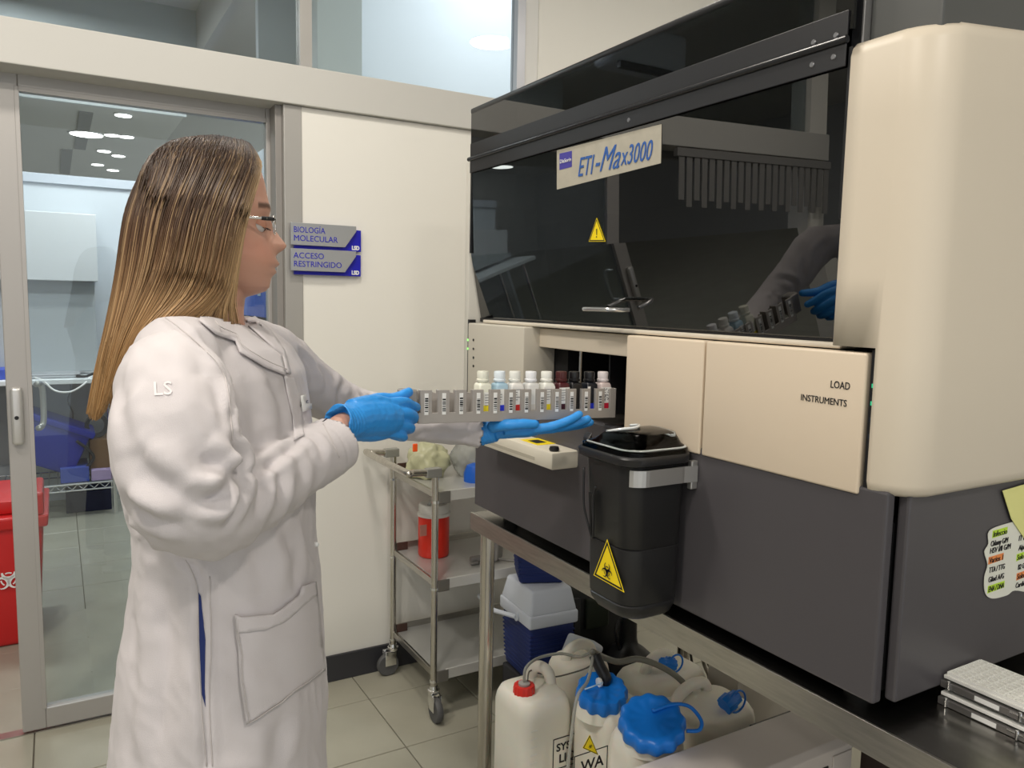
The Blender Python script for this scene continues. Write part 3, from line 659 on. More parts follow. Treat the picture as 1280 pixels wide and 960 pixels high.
# =================== COOLERS ===================
M_cool = mat('cooler_blue', (.008, .022, .135), .5); M_lid = mat('cooler_white', (.66, .70, .78), .45)
def cooler(name_lab, L, rz, w_, d_, h_, lid_h, handle=True, zbase=0):
    t = thing('cooler', name_lab, 'cooler', (L[0], L[1], zbase), rz=R_(rz))
    bm = BM(); t_ = bmesh.new(); box(t_, -w_ / 2, w_ / 2, -d_ / 2, d_ / 2, 0, h_ - lid_h, bev=.012, seg=3)
    for v in t_.verts:
        k = .90 + .10 * v.co.z / (h_ - lid_h); v.co.x *= k; v.co.y *= k
    merge(bm, t_); bd = obj('body', bm, M_cool, t, smooth=40, local=True)
    bm = BM(); n = int((h_ - lid_h) / .014)
    for k in range(1, n):
        z = k * .014 + .01
        if z > h_ - lid_h - .02: break
        q = .90 + .10 * z / (h_ - lid_h); box(bm, -w_ / 2 * q - .0015, w_ / 2 * q + .0015, -d_ / 2 * q - .0015, d_ / 2 * q + .0015, z, z + .006, bev=.0015, seg=1)
    obj('ribs', bm, M_cool, bd, local=True)
    bm = BM(); z0 = h_ - lid_h
    box(bm, -w_ / 2 - .008, w_ / 2 + .008, -d_ / 2 - .008, d_ / 2 + .008, z0 - .004, z0 + lid_h * .35, bev=.008, seg=3)
    t_ = bmesh.new(); box(t_, -w_ / 2 - .004, w_ / 2 + .004, -d_ / 2 - .004, d_ / 2 + .004, z0 + lid_h * .3, h_, bev=.010, seg=3)
    for v in t_.verts:
        k = 1 - .16 * max(0, (v.co.z - z0 - lid_h * .35)) / (lid_h * .65); v.co.x *= k; v.co.y *= k
    merge(bm, t_); obj('lid', bm, M_lid, t, smooth=40, local=True)
    if handle:
        bm = BM(); tube(bm, [(-w_ / 2 - .012, -d_ * .12, z0 + .012), (-w_ / 2 - .05, d_ * .35, z0 + .004), (-w_ / 2 - .05, d_ * .9, z0 + .012)], .008, 8); lathe(bm, [(.014, -.004), (.014, .006)], (-w_ / 2 - .010, -d_ * .12, z0 + .012), 14, 'x')
        obj('handle', bm, M_lid, t, smooth=40, local=True)
    return t
cooler('larger blue cooler with white lid standing on the floor behind the table leg', (1.362, 2.13), -4, .165, .21, .31, .115, zbase=.166)
cooler('small blue cooler with white lid on top of the larger cooler under the table', (1.375, 2.15), -24, .165, .14, .18, .06, handle=False, zbase=.4765)
obj('dark_crate', B1(1.285, 1.445, 2.03, 2.23, 0, .165, bev=.006), mat('crate_dark', (.03, .03, .035), .6), label='dark low crate under the larger cooler', cat='crate')
# =================== CART ===================
ct = thing('utility_cart', 'three-shelf stainless steel cart on casters against the wall', 'cart', (1.2, 2.45, 0))
cx0, cx1, cy0, cy1 = 1.045, 1.70, 2.27, 2.635
M_shelf = mat('shelf_grey', (.55, .55, .53), .35, .5)
ctz = dict(b=.165, m=.478, t=.775)
for (x, y) in ((cx0, cy0), (cx0, cy1), (cx1, cy0), (cx1, cy1)):
    bm = BM(); tube(bm, [(x, y, .10), (x, y, .845 if x == cx0 else .80)], .0115, 14); ps = obj('post', bm, M_steelv, ct, smooth=40)
    bm = BM()
    for z_ in (ctz['b'] - .03, ctz['m'] - .025, ctz['t'] - .03): lathe(bm, [(.0135, z_ - .004), (.0135, z_ + .004)], (x, y, 0), 14)
    obj('collar', bm, M_chrome, ps)
    # caster
    ax = -.02 if y == cy1 else 0; ay = 0 if y == cy1 else -.02
    bm = BM(); lathe(bm, [(.017, .092), (.020, .096), (.020, .106), (.016, .108), (.014, .118)], (x, y, 0), 16); 
    if y == cy1: box(bm, x - .035, x + .008, y - .016, y - .012, .04, .095, bev=.001); box(bm, x - .035, x + .008, y + .012, y + .016, .04, .095, bev=.001)
    else: box(bm, x - .016, x - .012, y - .035, y + .008, .04, .095, bev=.001); box(bm, x + .012, x + .016, y - .035, y + .008, .04, .095, bev=.001)
    cst = obj('caster', bm, M_chrome, ct, smooth=40)
    bm = BM(); lathe(bm, [(.012, -.011), (.038, -.011), (.042, -.006), (.042, .006), (.038, .011), (.012, .011)], (x + ax, y + ay, .042), 24, 'y' if y == cy1 else 'x'); obj('wheel', bm, M_rubber, cst, smooth=40)
for k in 'bmt':
    z = ctz[k]; bm = BM(); box(bm, cx0 + .012, cx1 - .012, cy0 - .006, cy1 + .006, z - .004, z, bev=.001)
    sh = obj('shelf', bm, M_shelf, ct)
    obj('shelf_edge', B1(cx0 + .04, cx1 - .012, cy0 - .010, cy0 - .005, z - .030, z + .006, bev=.002), mat('shelf_edge', (.64, .63, .60), .4, .3), sh)
    obj('shelf_edge', B1(cx0 + .01, cx1 - .012, cy1 + .005, cy1 + .010, z - .02, z + .022, bev=.002), M_steel, sh)
    obj('shelf_edge', B1(cx0 - .003, cx0 + .003, cy0, cy1, z - .018, z + .004, bev=.001), M_steel, sh)
    obj('corner_bracket', B1(cx0 + .008, cx0 + .05, cy0 - .012, cy0 - .006, z - .036, z + .004, bev=.002), mat('bracket_dark', (.22, .21, .19), .4, .6), sh)
    obj('corner_bracket', B1(cx0 + .008, cx0 + .05, cy1 - .02, cy1 - .014, z + .0, z + .03, bev=.002), mat('bracket_brown', (.09, .05, .04), .4, .4), sh)
hx = .945
bm = BM(); tube(bm, catmull([(cx0 + .012, cy0, .842), (hx + .02, cy0, .848), (hx, cy0 + .01, .85), (hx, cy1 - .01, .85), (hx + .02, cy1, .848), (cx0 + .012, cy1, .842)], 6), .0115, 12)
obj('handle', bm, M_steelv, ct, smooth=True)
obj('handle_clamp', B1(cx0 - .035, cx0 + .018, cy0 - .014, cy0 + .014, .828, .858, bev=.003), mat('bracket_grey', (.33, .33, .31), .4, .5), ct)
obj('handle_clamp', B1(cx0 - .035, cx0 + .018, cy1 - .014, cy1 + .014, .828, .858, bev=.003), mat('bracket_grey'), ct)
# on the cart
def blob(bm, c, r, seed=0, amp=.2, sub=3, sc=(1, 1, 1), freq=9, flat=None):
    t_ = bmesh.new(); bmesh.ops.create_icosphere(t_, subdivisions=sub, radius=1)
    for v in t_.verts:
        n_ = noise.noise(v.co * freq * .2 + Vector((seed, seed * 2, 0))) + .5 * noise.noise(v.co * freq * .5 + Vector((seed, 0, 5)))
        v.co = v.co * (1 + amp * n_); v.co = Vector((v.co.x * r * sc[0], v.co.y * r * sc[1], v.co.z * r * sc[2])) + Vector(c)
        if flat is not None and v.co.z < flat: v.co.z = flat
    merge(bm, t_)
zt = ctz['t']
bm = BM(); blob(bm, (1.12, 2.50, zt + .050), .075, 1, .30, 4, (1.0, .9, 1.0), 9, zt + .001); pb = obj('plastic_bag', bm, mat('bag_yellowish', (.62, .62, .40), .3, trans=.2), label='pale yellow knotted plastic bag on the top cart shelf', cat='bag', smooth=True)
bm = BM(); q = ony(519, 559, 2.43); box(bm, q.x - .009, q.x + .009, 2.428, 2.434, q.z - .016, q.z + .012, bev=.003); obj('tag', bm, mat('tag_orange', (.95, .12, .02), .4), pb, label='orange bag tag', local=False)
bm = BM(); blob(bm, (1.265, 2.46, zt + .06), .072, 4, .25, 4, (.85, 1.0, 1.0), 9, zt + .001); pb = obj('plastic_bag', bm, mat('bag_clear', (.60, .62, .60), .15, trans=.65, ior=1.1), label='clear plastic bag with a blue lid inside on the cart', cat='bag', smooth=True)
bm = BM(); lathe(bm, [(.04, zt + .0), (.04, zt + .03), (.03, zt + .055), (.012, zt + .062)], (1.24, 2.365, 0), 18); obj('blue_funnel', bm, M_blue, label='blue domed lid standing in front of the clear bag on the cart', cat='lid', smooth=40)
# red thermos
z = ctz['m'] + .001; th = thing('red_thermos', 'red insulated jar with white lid on the middle cart shelf', 'jar', (1.155, 2.52, z))
bm = BM(); lathe(bm, [(.052, 0), (.056, .006), (.056, .14), (.054, .150)], (1.155, 2.52, z), 28); obj('body', bm, mat('thermos_red', (.70, .025, .01), .35), th, smooth=40)
bm = BM(); lathe(bm, [(.060, .148), (.060, .158), (.055, .162), (.055, .182), (.050, .190), (.02, .191)], (1.155, 2.52, z), 28); lidt = obj('lid', bm, mat('thermos_white', (.68, .66, .62), .45), th, smooth=40)
bm = BM(); tube(bm, catmull([(1.125, 2.50, z + .190), (1.135, 2.49, z + .204), (1.17, 2.49, z + .204), (1.185, 2.50, z + .190)], 4), .006, 8); obj('lid_handle', bm, mat('thermos_grey', (.35, .35, .33), .5), lidt, smooth=True)
bm = BM(); q = ony(528, 662, 2.467); box(bm, q.x - .012, q.x + .014, 2.4605, 2.464, q.z - .022, q.z + .018, bev=.001); obj('label_patch', bm, mat('patch_worn', (.45, .18, .14), .6), th)
# grey tool
bm = BM(); prism(bm, [(1.30, 2.36, z + .001), (1.345, 2.40, z + .001), (1.36, 2.42, z + .07), (1.33, 2.40, z + .07)], (.02, -.02, 0), bev=.004); box(bm, 1.23, 1.31, 2.36, 2.385, z + .001, z + .022, bev=.006); box(bm, 1.22, 1.25, 2.345, 2.36, z + .001, z + .01, bev=.003)
tube(bm, catmull([(1.31, 2.38, z + .01), (1.35, 2.33, z + .006), (1.38, 2.30, z + .008)], 5), .004, 6)
obj('grey_tool', bm, mat('tool_grey', (.20, .19, .18), .45), label='grey metal tool lying on the middle cart shelf', cat='tool', smooth=40)
# =================== UNDER THE TABLE: canisters ===================
def canister(x, y, w_, d_, h_, rz, lab, m, neck=None, hump=None):
    t = thing('jerrycan', lab, 'canister', (x, y, 0), rz=R_(rz))
    secs = []
    for (z, k, r_) in ((0.002, .93, .02), (.012, 1, .03), (h_ * .5, 1, .035), (h_ - .045, 1, .035), (h_ - .025, .98, .04), (h_ - .008, .90, .04), (h_, .76, .035)):
        secs.append((rrect(-w_ / 2 * k, w_ / 2 * k, -d_ / 2 * k, d_ / 2 * k, (r_,) * 4), z))
    bm = BM(); loftpoly(bm, secs); bd = obj('body', bm, m, t, smooth=60, local=True)
    if hump:
        bm = BM(); (hx0, hy0), (hx1, hy1) = hump
        tube(bm, catmull([(hx0, hy0, h_ - .03), (hx0 * .9 + hx1 * .1, hy0 * .9 + hy1 * .1, h_ + .018), (hx0 * .5 + hx1 * .5, hy0 * .5 + hy1 * .5, h_ + .034), (hx0 * .1 + hx1 * .9, hy0 * .1 + hy1 * .9, h_ + .018), (hx1, hy1, h_ - .03)], 5), .016, 12); obj('handle', bm, m, t, smooth=True, local=True)
    if neck:
        nx, ny, nr, nh = neck; bm = BM(); lathe(bm, [(nr * 1.15, h_ - .03), (nr, h_ + .004), (nr, h_ + nh)], (nx, ny, 0), 24); obj('neck', bm, m, t, smooth=40, local=True)
    return t
def capat(t, c, r, h_, m, lobes=12, amp=.035, tilt=(0, 0), name='cap'):
    bm = BM(); mt = Matrix.Rotation(R_(tilt[0]), 3, 'X') @ Matrix.Rotation(R_(tilt[1]), 3, 'Y')
    lathe(bm, [(r, 0), (r * 1.03, h_ * .15), (r * 1.0, h_ * .8), (r * .93, h_), (r * .72, h_ * 1.04), (r * .66, h_ * .96), (r * .2, h_ * .96)], c, 96 if lobes else 32, lobes=lobes, lamp=amp, mtx=mt)
    return obj(name, bm, m, t, smooth=50)
c1 = onz(655, 866, .352)
t1 = canister(c1.x + .035, c1.y + .012, .16, .18, .355, 0, 'milky jerrycan with red cap beside the front table leg', M_hdpe, hump=((.03, .06), (.06, .0)))
capat(t1, (c1.x, c1.y, .352), .0285, .024, mat('cap_red', (.75, .03, .02), .35), 14, .03)
bm = BM(); lathe(bm, [(.016, .374), (.016, .381), (.005, .383)], (c1.x, c1.y, 0), 16); obj('cap_inset', bm, mat('inset_grey', (.4, .38, .36), .4), t1)
# two wide-mouth carboys with blue caps
c2 = onz(752, 868, .385)
t2 = canister(c2.x + .035, c2.y + .0, .15, .17, .365, 0, 'milky carboy with wide blue cap and black hose fitting, behind the red-capped can', M_hdpe, neck=(-.035, .0, .060, .02))
capat(t2, (c2.x, c2.y, .375), .064, .036, M_capblue, 12, .045, tilt=(14, -8))
bm = BM(); tube(bm, catmull([(c2.x + .012, c2.y + .01, .40), (c2.x + .012, c2.y + .0, .425), (c2.x + .004, c2.y + .02, .455), (c2.x + .0, c2.y + .035, .478)], 5), [.014] * 5 + [.0155] * 6 + [.0165] * 5, 12)
obj('hose_fitting', bm, M_black, t2, smooth=40)
bm = BM(); lathe(bm, [(.012, 0), (.012, .006)], (c2.x - .012, c2.y + .0, .420), 12, 'x'); obj('white_washer', bm, M_white, t2)
bm = BM(); tube(bm, catmull([(c2.x - .055, c2.y, .412), (c2.x - .035, c2.y - .01, .42), (c2.x - .005, c2.y - .01, .424)], 5), .002, 6); obj('cap_lanyard', bm, mat('pale_blue', (.45, .65, .85), .4), t2, smooth=True)
c3 = onz(815, 905, .43)
t3 = canister(c3.x + .01, c3.y + .028, .165, .12, .405, 0, 'milky carboy with the widest blue cap, in front of its neighbour', M_hdpe, neck=(-.01, -.015, .062, .018))
capat(t3, (c3.x, c3.y, .420), .074, .034, M_capblue, 12, .04, tilt=(16, -14))
bm = BM(); tube(bm, catmull([(c3.x + .0, c3.y + .0, .462), (c3.x + .05, c3.y - .01, .470), (c3.x + .095, c3.y - .02, .458), (c3.x + .10, c3.y - .055, .440), (c3.x + .085, c3.y - .065, .425), (c3.x + .06, c3.y - .05, .422)], 6), .0045, 8)
obj('cap_strap', bm, M_capblue, t3, smooth=True)
# jerrycan lying further right with a blue tap
c4 = onz(875, 880, .34)
t4 = canister(c4.x + .035, c4.y + .02, .26, .165, .33, 0, 'milky jerrycan with moulded handle and blue tap, right of the wide blue cap', M_hdpe, hump=((-.09, .02), (.06, .05)))
q = onz(911, 878, .35)
def tap(t, q, s=1, rot=0):
    bm = BM(); mt = Matrix.Rotation(R_(rot), 3, 'Z') @ Matrix.Rotation(R_(70), 3, 'Y')
    lathe(bm, [(.020 * s, -.016 * s), (.021 * s, .006 * s), (.017 * s, .010 * s), (.015 * s, .028 * s)], q, 48, lobes=10, lamp=.06, mtx=mt); o = obj('tap', bm, M_capblue, t, smooth=50)
    bm = BM(); tube(bm, [Vector(q) + Vector((.018 * s + .026 * s * math.cos(a_), -.01, .002 + .026 * s * math.sin(a_))) for a_ in np.linspace(0, 2 * math.pi, 20)[:-1]], .0028, 6, closed=True); obj('ring', bm, M_capblue, o, smooth=True)
tap(t4, q, 1.15)
c5 = onz(850, 838, .33)
t5 = canister(c5.x - .02, c5.y + .06, .26, .16, .32, 4, 'milky jerrycan at the back under the table, below the curved hose', M_hdpe, hump=((-.07, .0), (.06, .02)))
q = onz(836, 830, .36); t5b = t5; tap(t5, q, 1.0, 180)
c6 = onz(700, 835, .35)
t6 = canister(1.315, 1.825, .16, .14, .35, 0, 'milky jerrycan standing behind the red-capped can, before the cooler', M_hdpe, hump=((-.05, .0), (.05, .0)))
# label frames and lettering on the front canisters
q = ony(712, 925, t1.location.y - .119)
def frame(parent, x0, x1, z0, z1, y, r=.0012):
    bm = BM()
    for (a_, b_) in (((x0, z1), (x1, z1)), ((x0, z0), (x0, z1)), ((x1, z0), (x1, z1)), ((x0, z0), (x1, z0))): box(bm, min(a_[0], b_[0]) - r, max(a_[0], b_[0]) + r, y - .0008, y, min(a_[1], b_[1]) - r, max(a_[1], b_[1]) + r)
    return obj('label_frame', bm, M_ink, parent)
y1_ = t1.location.y - .0903
xx = ony(692, 925, y1_); frame(t1, xx.x, xx.x + .09, .16, xx.z, y1_)
text('lettering', 'SYS', .030, M_ink, (xx.x + .009, y1_ - .0008, xx.z - .036), (1, 0, 0), (0, 0, 1), t1, bold=.0006)
text('lettering', 'LIQ', .034, M_ink, (xx.x + .018, y1_ - .0008, xx.z - .070), (1, 0, 0), (0, 0, 1), t1, bold=.0006)
bm = BM()
for k in range(9):
    z = .285 - k * .022; box(bm, t1.location.x - .060, t1.location.x - .040 , t1.location.y - .0912, t1.location.y - .0902, z, z + .0028)
obj('volume_marks', bm, mat('mark_pale', (.80, .78, .72), .4), t1)
y2_ = t2.location.y - .0855
xx = ony(718, 946, y2_); frame(t2, xx.x, xx.x + .10, .12, xx.z, y2_)
text('lettering', 'WA', .040, M_ink, (xx.x + .02, y2_ - .0008, xx.z - .046), (1, 0, 0), (0, 0, 1), t2, bold=.0006)
tri = [ony(x, y, y2_ - .001) for (x, y) in ((737, 918), (748, 944), (728, 935))]
bs2, c = tri_sticker('biohazard_sticker', tri, (0, -1, 0), t2, None)
biohazard('biohazard_mark', (c.x, y2_ - .0018, c.z - .001), (1, 0, 0), (0, 0, 1), .0085, M_ink, t2, depth=.0004)
# tubes
M_tube = mat('clear_tube', (.55, .55, .50), .15, trans=.55, ior=1.2)
def pipe(name, pts, r, m, lab, cat='tube'):
    bm = BM(); tube(bm, catmull(pts, 8), r, 10); return obj(name, bm, m, label=lab, cat=cat, smooth=True)
def pz(x, y, Y): return ony(x, y, Y)
fit = Vector((c2.x, c2.y + .035, .478))
pipe('clear_tube', [(c1.x, c1.y, .383), (c1.x + .004, c1.y, .42), pz(672, 823, 1.74), pz(700, 817, 1.73), pz(725, 821, 1.70), fit + Vector((0, .01, .006))], .0042, M_tube, 'clear tube arching from the red cap to the black hose fitting')
pipe('thin_tube', [(c1.x + .01, c1.y, .383), pz(664, 838, 1.76), pz(688, 846, 1.75), pz(712, 842, 1.72), pz(738, 832, 1.68), fit + Vector((0, .012, .0))], .0022, mat('tube_dark', (.12, .11, .09), .4), 'thin dark tube sagging between red cap and hose fitting')
pipe('clear_tube', [fit + Vector((-.01, -.005, .0)), pz(735, 850, 1.50), pz(722, 870, 1.462), pz(716, 905, 1.455), pz(710, 960, 1.455), pz(708, 1010, 1.455)], .0042, M_tube, 'printed clear tube hanging down between the two front cans')
pipe('curved_hose', [fit + Vector((.0, .012, .004)), pz(770, 827, 1.63), pz(800, 824, 1.61), pz(835, 838, 1.57), pz(858, 858, 1.54), pz(868, 880, 1.52), pz(869, 900, 1.51)], .0085, mat('hose_grey', (.26, .25, .20), .25, trans=.2), 'thick translucent hose curving right over the jerrycans')
# black carboy with neck
c7 = onz(775, 850, .30)
bm = BM(); cz = ony(785, 800, 2.0)
t = thing('black_carboy', 'glossy black carboy with narrow neck behind the cans under the table', 'carboy', (cz.x, 2.0, 0))
bm = BM(); lathe(bm, [(.09, .0), (.10, .01), (.10, .16), (.095, .185), (.08, .210), (.06, .228), (.036, .245), (.030, .27), (.028, .355), (.034, .357), (.034, .378), (.02, .38)], (cz.x, 2.0, 0), 36); obj('body', bm, M_black, t, smooth=60)
bm = BM(); tube(bm, catmull([(cz.x - .03, 2.0, .335), (cz.x - .055, 1.99, .335), (cz.x - .066, 1.985, .31), (cz.x - .055, 1.99, .275), (cz.x - .045, 1.99, .24)], 5), .006, 8); obj('handle', bm, M_black, t, smooth=True)
# black bag behind
cb = ony(748, 790, 2.30)
bm = BM(); box(bm, 1.455, 1.72, 2.10, 2.232, 0, .42, bev=.03, seg=3); t = thing('black_backpack', 'black bag with straps standing behind the carboy', 'bag', (1.58, 2.18, 0)); obj('body', bm, mat('bag_black', (.012, .013, .012), .6, bump=.2, bscale=60), t, smooth=40)
bm = BM(); box(bm, 1.48, 1.505, 2.085, 2.102, .05, .40, bev=.003); obj('strap', bm, mat('strap_black', (.03, .03, .03), .6), t)
bm = BM(); box(bm, 1.53, 1.63, 2.085, 2.105, .28, .39, bev=.008); obj('pocket', bm, mat('pocket_olive', (.018, .024, .012), .6), t)
# white folded pack leaning between
q = ony(728, 812, 1.95); bm = BM(); box(bm, -.06, .06, -.03, .03, -.035, .035, bev=.012, seg=3); bmesh.ops.transform(bm, matrix=Matrix.Translation((q.x, 1.95, q.z)) @ Matrix.Rotation(R_(26), 4, 'Y'), verts=bm.verts)
box(bm, q.x - .05, q.x + .05, 1.92, 1.98, .0, q.z - .03, bev=.01)
obj('white_container', bm, M_lid, label='pale container with sloping top between the cooler and the black carboy', cat='container', smooth=40)
# cables hanging at the back right
random.seed(3)
for k in range(7):
    x0_ = 868 + k * 11; Yc_ = 1.80 + .03 * k
    pts = [pz(x0_ - 6, 800, Yc_), pz(x0_ + random.uniform(-5, 5), 830, Yc_), pz(x0_ + 6 + random.uniform(-6, 6), 852, Yc_), pz(x0_ + random.uniform(-8, 8), 880, Yc_ + .02), pz(x0_ + 14, 930, Yc_ + .03)]
    pipe('hanging_cable', pts, .0045 + .002 * (k % 2), mat('cable_a', (.30, .28, .24), .4) if k % 2 else mat('cable_b', (.06, .055, .05), .4), ['leftmost', 'second from the left', 'third from the left', 'middle one', 'third from the right', 'second from the right', 'rightmost'][k] + ' of the cables hanging behind the jerrycans under the table', 'cable')['group'] = 'bundle of hanging cables'
# low white cabinet at lower right and dark box behind
t = thing('white_cabinet', 'low white drawer cabinet under the near end of the worktable', 'cabinet', (1.32, 1.165, 0))
M_cab = mat('cabinet_warm_white', (.66, .60, .56), .4)
bm = BM(); prism(bm, [(1.02, 1.085, 0), (1.02, 1.085, .388), (1.02, 1.10, .40), (1.02, 1.237, .40), (1.02, 1.237, 0)], (.555, 0, 0), bev=.002); obj('body', bm, M_cab, t)
obj('drawer', B1(1.05, 1.495, 1.081, 1.086, .20, .345, bev=.002), M_cab, t)
obj('slot', B1(1.40, 1.49, 1.0825, 1.0855, .350, .356), M_black, t)
obj('side_door', B1(1.505, 1.570, 1.081, 1.086, .02, .375, bev=.002), M_cab, t)
bm = BM(); box(bm, 1.42, 1.80, 1.26, 1.30, 0, .36, bev=.004); obj('black_glass_panel', B1(1.50, 1.84, 1.27, 1.33, 0, .33, bev=.004), mat('gloss_black', (.006, .006, .007), .08), label='glossy black box standing behind the low white cabinet', cat='box')
bm.free()
obj('dark_pedestal', B1(1.60, 1.66, 1.0, 1.08, 0, .70, bev=.003), mat('pedestal_brown', (.035, .02, .018), .5), label='dark brown post between the white cabinet and the table end', cat='post')
# tall wall cabinet seen at the back under the table (pale)
obj('floor_box', B1(1.66, 1.95, 1.52, 1.64, 0, .33, bev=.004), mat('box_cream', (.50, .46, .40), .5), label='cream carton on the floor behind the blue tap', cat='box')
# =================== MICROPLATES ===================
M_plate = mat('plate_white', (.78, .78, .74), .3); M_pframe = mat('plate_frame', (.30, .29, .28), .3, .8)
def plate(z, lab, dx=0, full=True):
    t = thing('microplate', lab, 'microplate', (1.20 + dx, .588, z), 'stacked microplates')
    x0, x1, y0, y1 = 1.150 + dx, 1.252 + dx, .520, .652
    obj('frame', B1(x0, x1, y0, y1, z, z + .011, bev=.001), M_pframe, t)
    bm = BM(); box(bm, x0 + .004, x1 - .002, y0 + .002, y1 - .002, z + .0135, z + .019, bev=.001)
    pl = obj('plate', bm, mat('well_shade', (.66, .66, .62), .4) if full else M_plate, t)  # base darker than its ribs, painting the shade inside the wells
    bm = BM()
    if full:
        nx, ny = 8, 9; px_ = (x1 - x0 - .014) / nx; py_ = (y1 - y0 - .012) / ny
        for i in range(nx + 1): box(bm, x0 + .008 + i * px_ - .0014, x0 + .008 + i * px_ + .0014, y0 + .006, y1 - .006, z + .019, z + .024)
        for j in range(0, ny + 1, 1): box(bm, x0 + .008, x1 - .006, y0 + .006 + j * py_ - .0014, y0 + .006 + j * py_ + .0014, z + .019, z + .0235)
        obj('well_grid', bm, M_plate, pl, kind='stuff')
    else: bm.free()
    for yy in (y0 + .016, y1 - .014):
        bm = BM(); tube(bm, [(x0 - .002, yy, z + .001), (x0 - .002, yy, z + .014)], .0022, 8); obj('pin', bm, M_chrome, t, smooth=40)
    obj('label_strip', B1(x0 - .0006, x0 + .0005, .565, .60, z + .002, z + .009), M_white, t)
    bm = BM(); tube(bm, [(x0 - .001, y0 + .008, z + .009), (x0 - .001, y0 + .030, z + .009)], .0016, 6); obj('latch', bm, M_chrome, t, smooth=40)
    return t
plate(.8005, 'lower of the two stacked microplates at the right end of the table', -.004, False)
plate(.826, 'upper white-welled microplate on top of the stack on the steel table')
# =================== NOTES ON THE SIDE PANEL ===================
NY = .6505
def ns(x, y): return ony(x, y, NY)
M_note = mat('note_white', (.80, .80, .70), .7); M_noty = mat('note_yellow', (.80, .78, .30), .7)
ctl = [(1236, 664), (1256, 655), (1290, 648), (1330, 646), (1334, 700), (1330, 742), (1290, 741), (1268, 738), (1258, 744), (1240, 748), (1231, 741), (1230, 722), (1234, 706), (1230, 690), (1235, 680)]
pts = catmull([ns(*p) for p in ctl], 4, closed=True)
t = thing('paper_note', 'white wavy-edged handwritten note on the grey side panel', 'note', (1.33, NY, 1.0))
obj('sheet', prism(BM(), [p for p in pts], (0, -.0008, 0)), M_note, t)
M_hg = mat('highlight_green', (.55, .80, .05), .7); M_ho = mat('highlight_orange', (.85, .28, .08), .7)
def nline(s, x, y, hl=None, size=.0125):
    o = ns(x, y); e_ = ns(x + 44, y - 7)
    if hl: obj('highlight', prism(BM(), [Vector((o.x - .001, NY - .0008, o.z - .002)), Vector((o.x + len(s) * .0052, NY - .0008, o.z + .000)), Vector((o.x + len(s) * .0052, NY - .0008, o.z + .011)), Vector((o.x - .001, NY - .0008, o.z + .010))], (0, -.0003, 0)), hl, t)
    text('lettering', s, size, M_ink, (o.x, NY - .0014, o.z), (1, 0, .0), (0, 0, 1), t, shear=.1, fit=len(s) * .0050)
for (s, x, y, hl) in (('Infeccio', 1240, 671, M_hg), ('Chlamy G/M', 1237, 683, None), ('HSV I/II G/M', 1236, 692, None), ('Varios 1', 1235, 704, M_ho), ('TTA / TTG', 1235, 716, None), ('Gliad A/G', 1234, 728, None), ('ENA / DNA', 1234, 740, M_hg),
                      ('IT L', 1272, 676, None), ('Alpha', 1272, 688, None), ('Solo', 1270, 700, M_hg), ('B2 G', 1271, 712, None), ('Solos', 1270, 724, M_ho), ('Cardio', 1268, 735, None)):
    nline(s, x, y, hl)
t = thing('paper_note', 'pale yellow sticky note overlapping the top of the white note', 'note', (1.36, NY, 1.08))
obj('sheet', prism(BM(), [Vector((p.x, NY - .002, p.z)) for p in (ns(1251, 613), ns(1330, 590), ns(1340, 665), ns(1285, 683), ns(1278, 672), ns(1262, 648))], (0, -.0008, 0)), M_noty, t)
# =================== RACK WITH BOTTLES ===================
RY = 1.30
rk = thing('reagent_rack', 'grey plastic reagent rack with barcode tabs held up to the machine', 'rack', (.79, 1.32, 1.15))
M_rack = mat('rack_grey', (.40, .37, .34), .38, .25)
A0 = ony(523, 530, RY); A1 = ony(770, 522, RY)
def rz(x): return A0.z + (A1.z - A0.z) * (x - A0.x) / (A1.x - A0.x)
HT = .062
def rbox(bm, x0, x1, y0, y1, h0, h1, bev=.0008):
    t_ = bmesh.new(); box(t_, x0, x1, y0, y1, 0, 1, bev=0)
    for v in t_.verts: v.co.z = rz(v.co.x) + (h1 if v.co.z > .5 else h0)
    if bev: bmesh.ops.bevel(t_, geom=t_.edges[:], offset=bev, segments=1, affect='EDGES')
    merge(bm, t_)
bm = BM(); rbox(bm, A0.x, A1.x, RY, RY + .003, 0, .020); rbox(bm, A0.x, A1.x, RY + .003, RY + .040, 0, .003); rbox(bm, A0.x, A1.x, RY + .037, RY + .040, 0, .040)
obj('tray', bm, M_rack, rk)
obj('end_plate', (lambda b: (rbox(b, A1.x - .018, A1.x, RY, RY + .003, .018, HT), rbox(b, A1.x - .003, A1.x, RY, RY + .04, 0, HT), b)[-1])(BM()), M_rack, rk)
bm = BM(); rbox(bm, A0.x - .028, A0.x + .002, RY + .005, RY + .036, .012, .062, .003); obj('grip_end', bm, mat('grip_grey', (.30, .28, .26), .4, .3), rk)
tabs = [533, 555, 576.5, 598, 619, 638.5, 658, 677.5, 696, 714.5, 732.5, 750]
M_lab_ = mat('label_white', (.85, .85, .83), .5)
for i, px_ in enumerate(tabs):
    xw = ony(px_, 505, RY).x; hw_ = .0115
    bm = BM(); rbox(bm, xw - hw_, xw + hw_, RY, RY + .003, .018, HT); rbox(bm, xw - hw_, xw - hw_ + .002, RY + .003, RY + .012, .0, HT); tt = obj('tab', bm, M_rack, rk)
    bm = BM(); rbox(bm, xw - .004, xw + .004, RY - .0008, RY, .016, HT - .006, .0003); lb_ = obj('barcode_label', bm, M_lab_, tt)
    bm = BM(); random.seed(i)
    z = .022
    while z < HT - .016:
        h_ = random.choice((.0012, .0018, .003)); rbox(bm, xw - .0033, xw + .0033, RY - .0011, RY - .0008, z, z + h_, 0); z += h_ + random.choice((.001, .0018))
    obj('barcode', bm, M_ink, lb_)
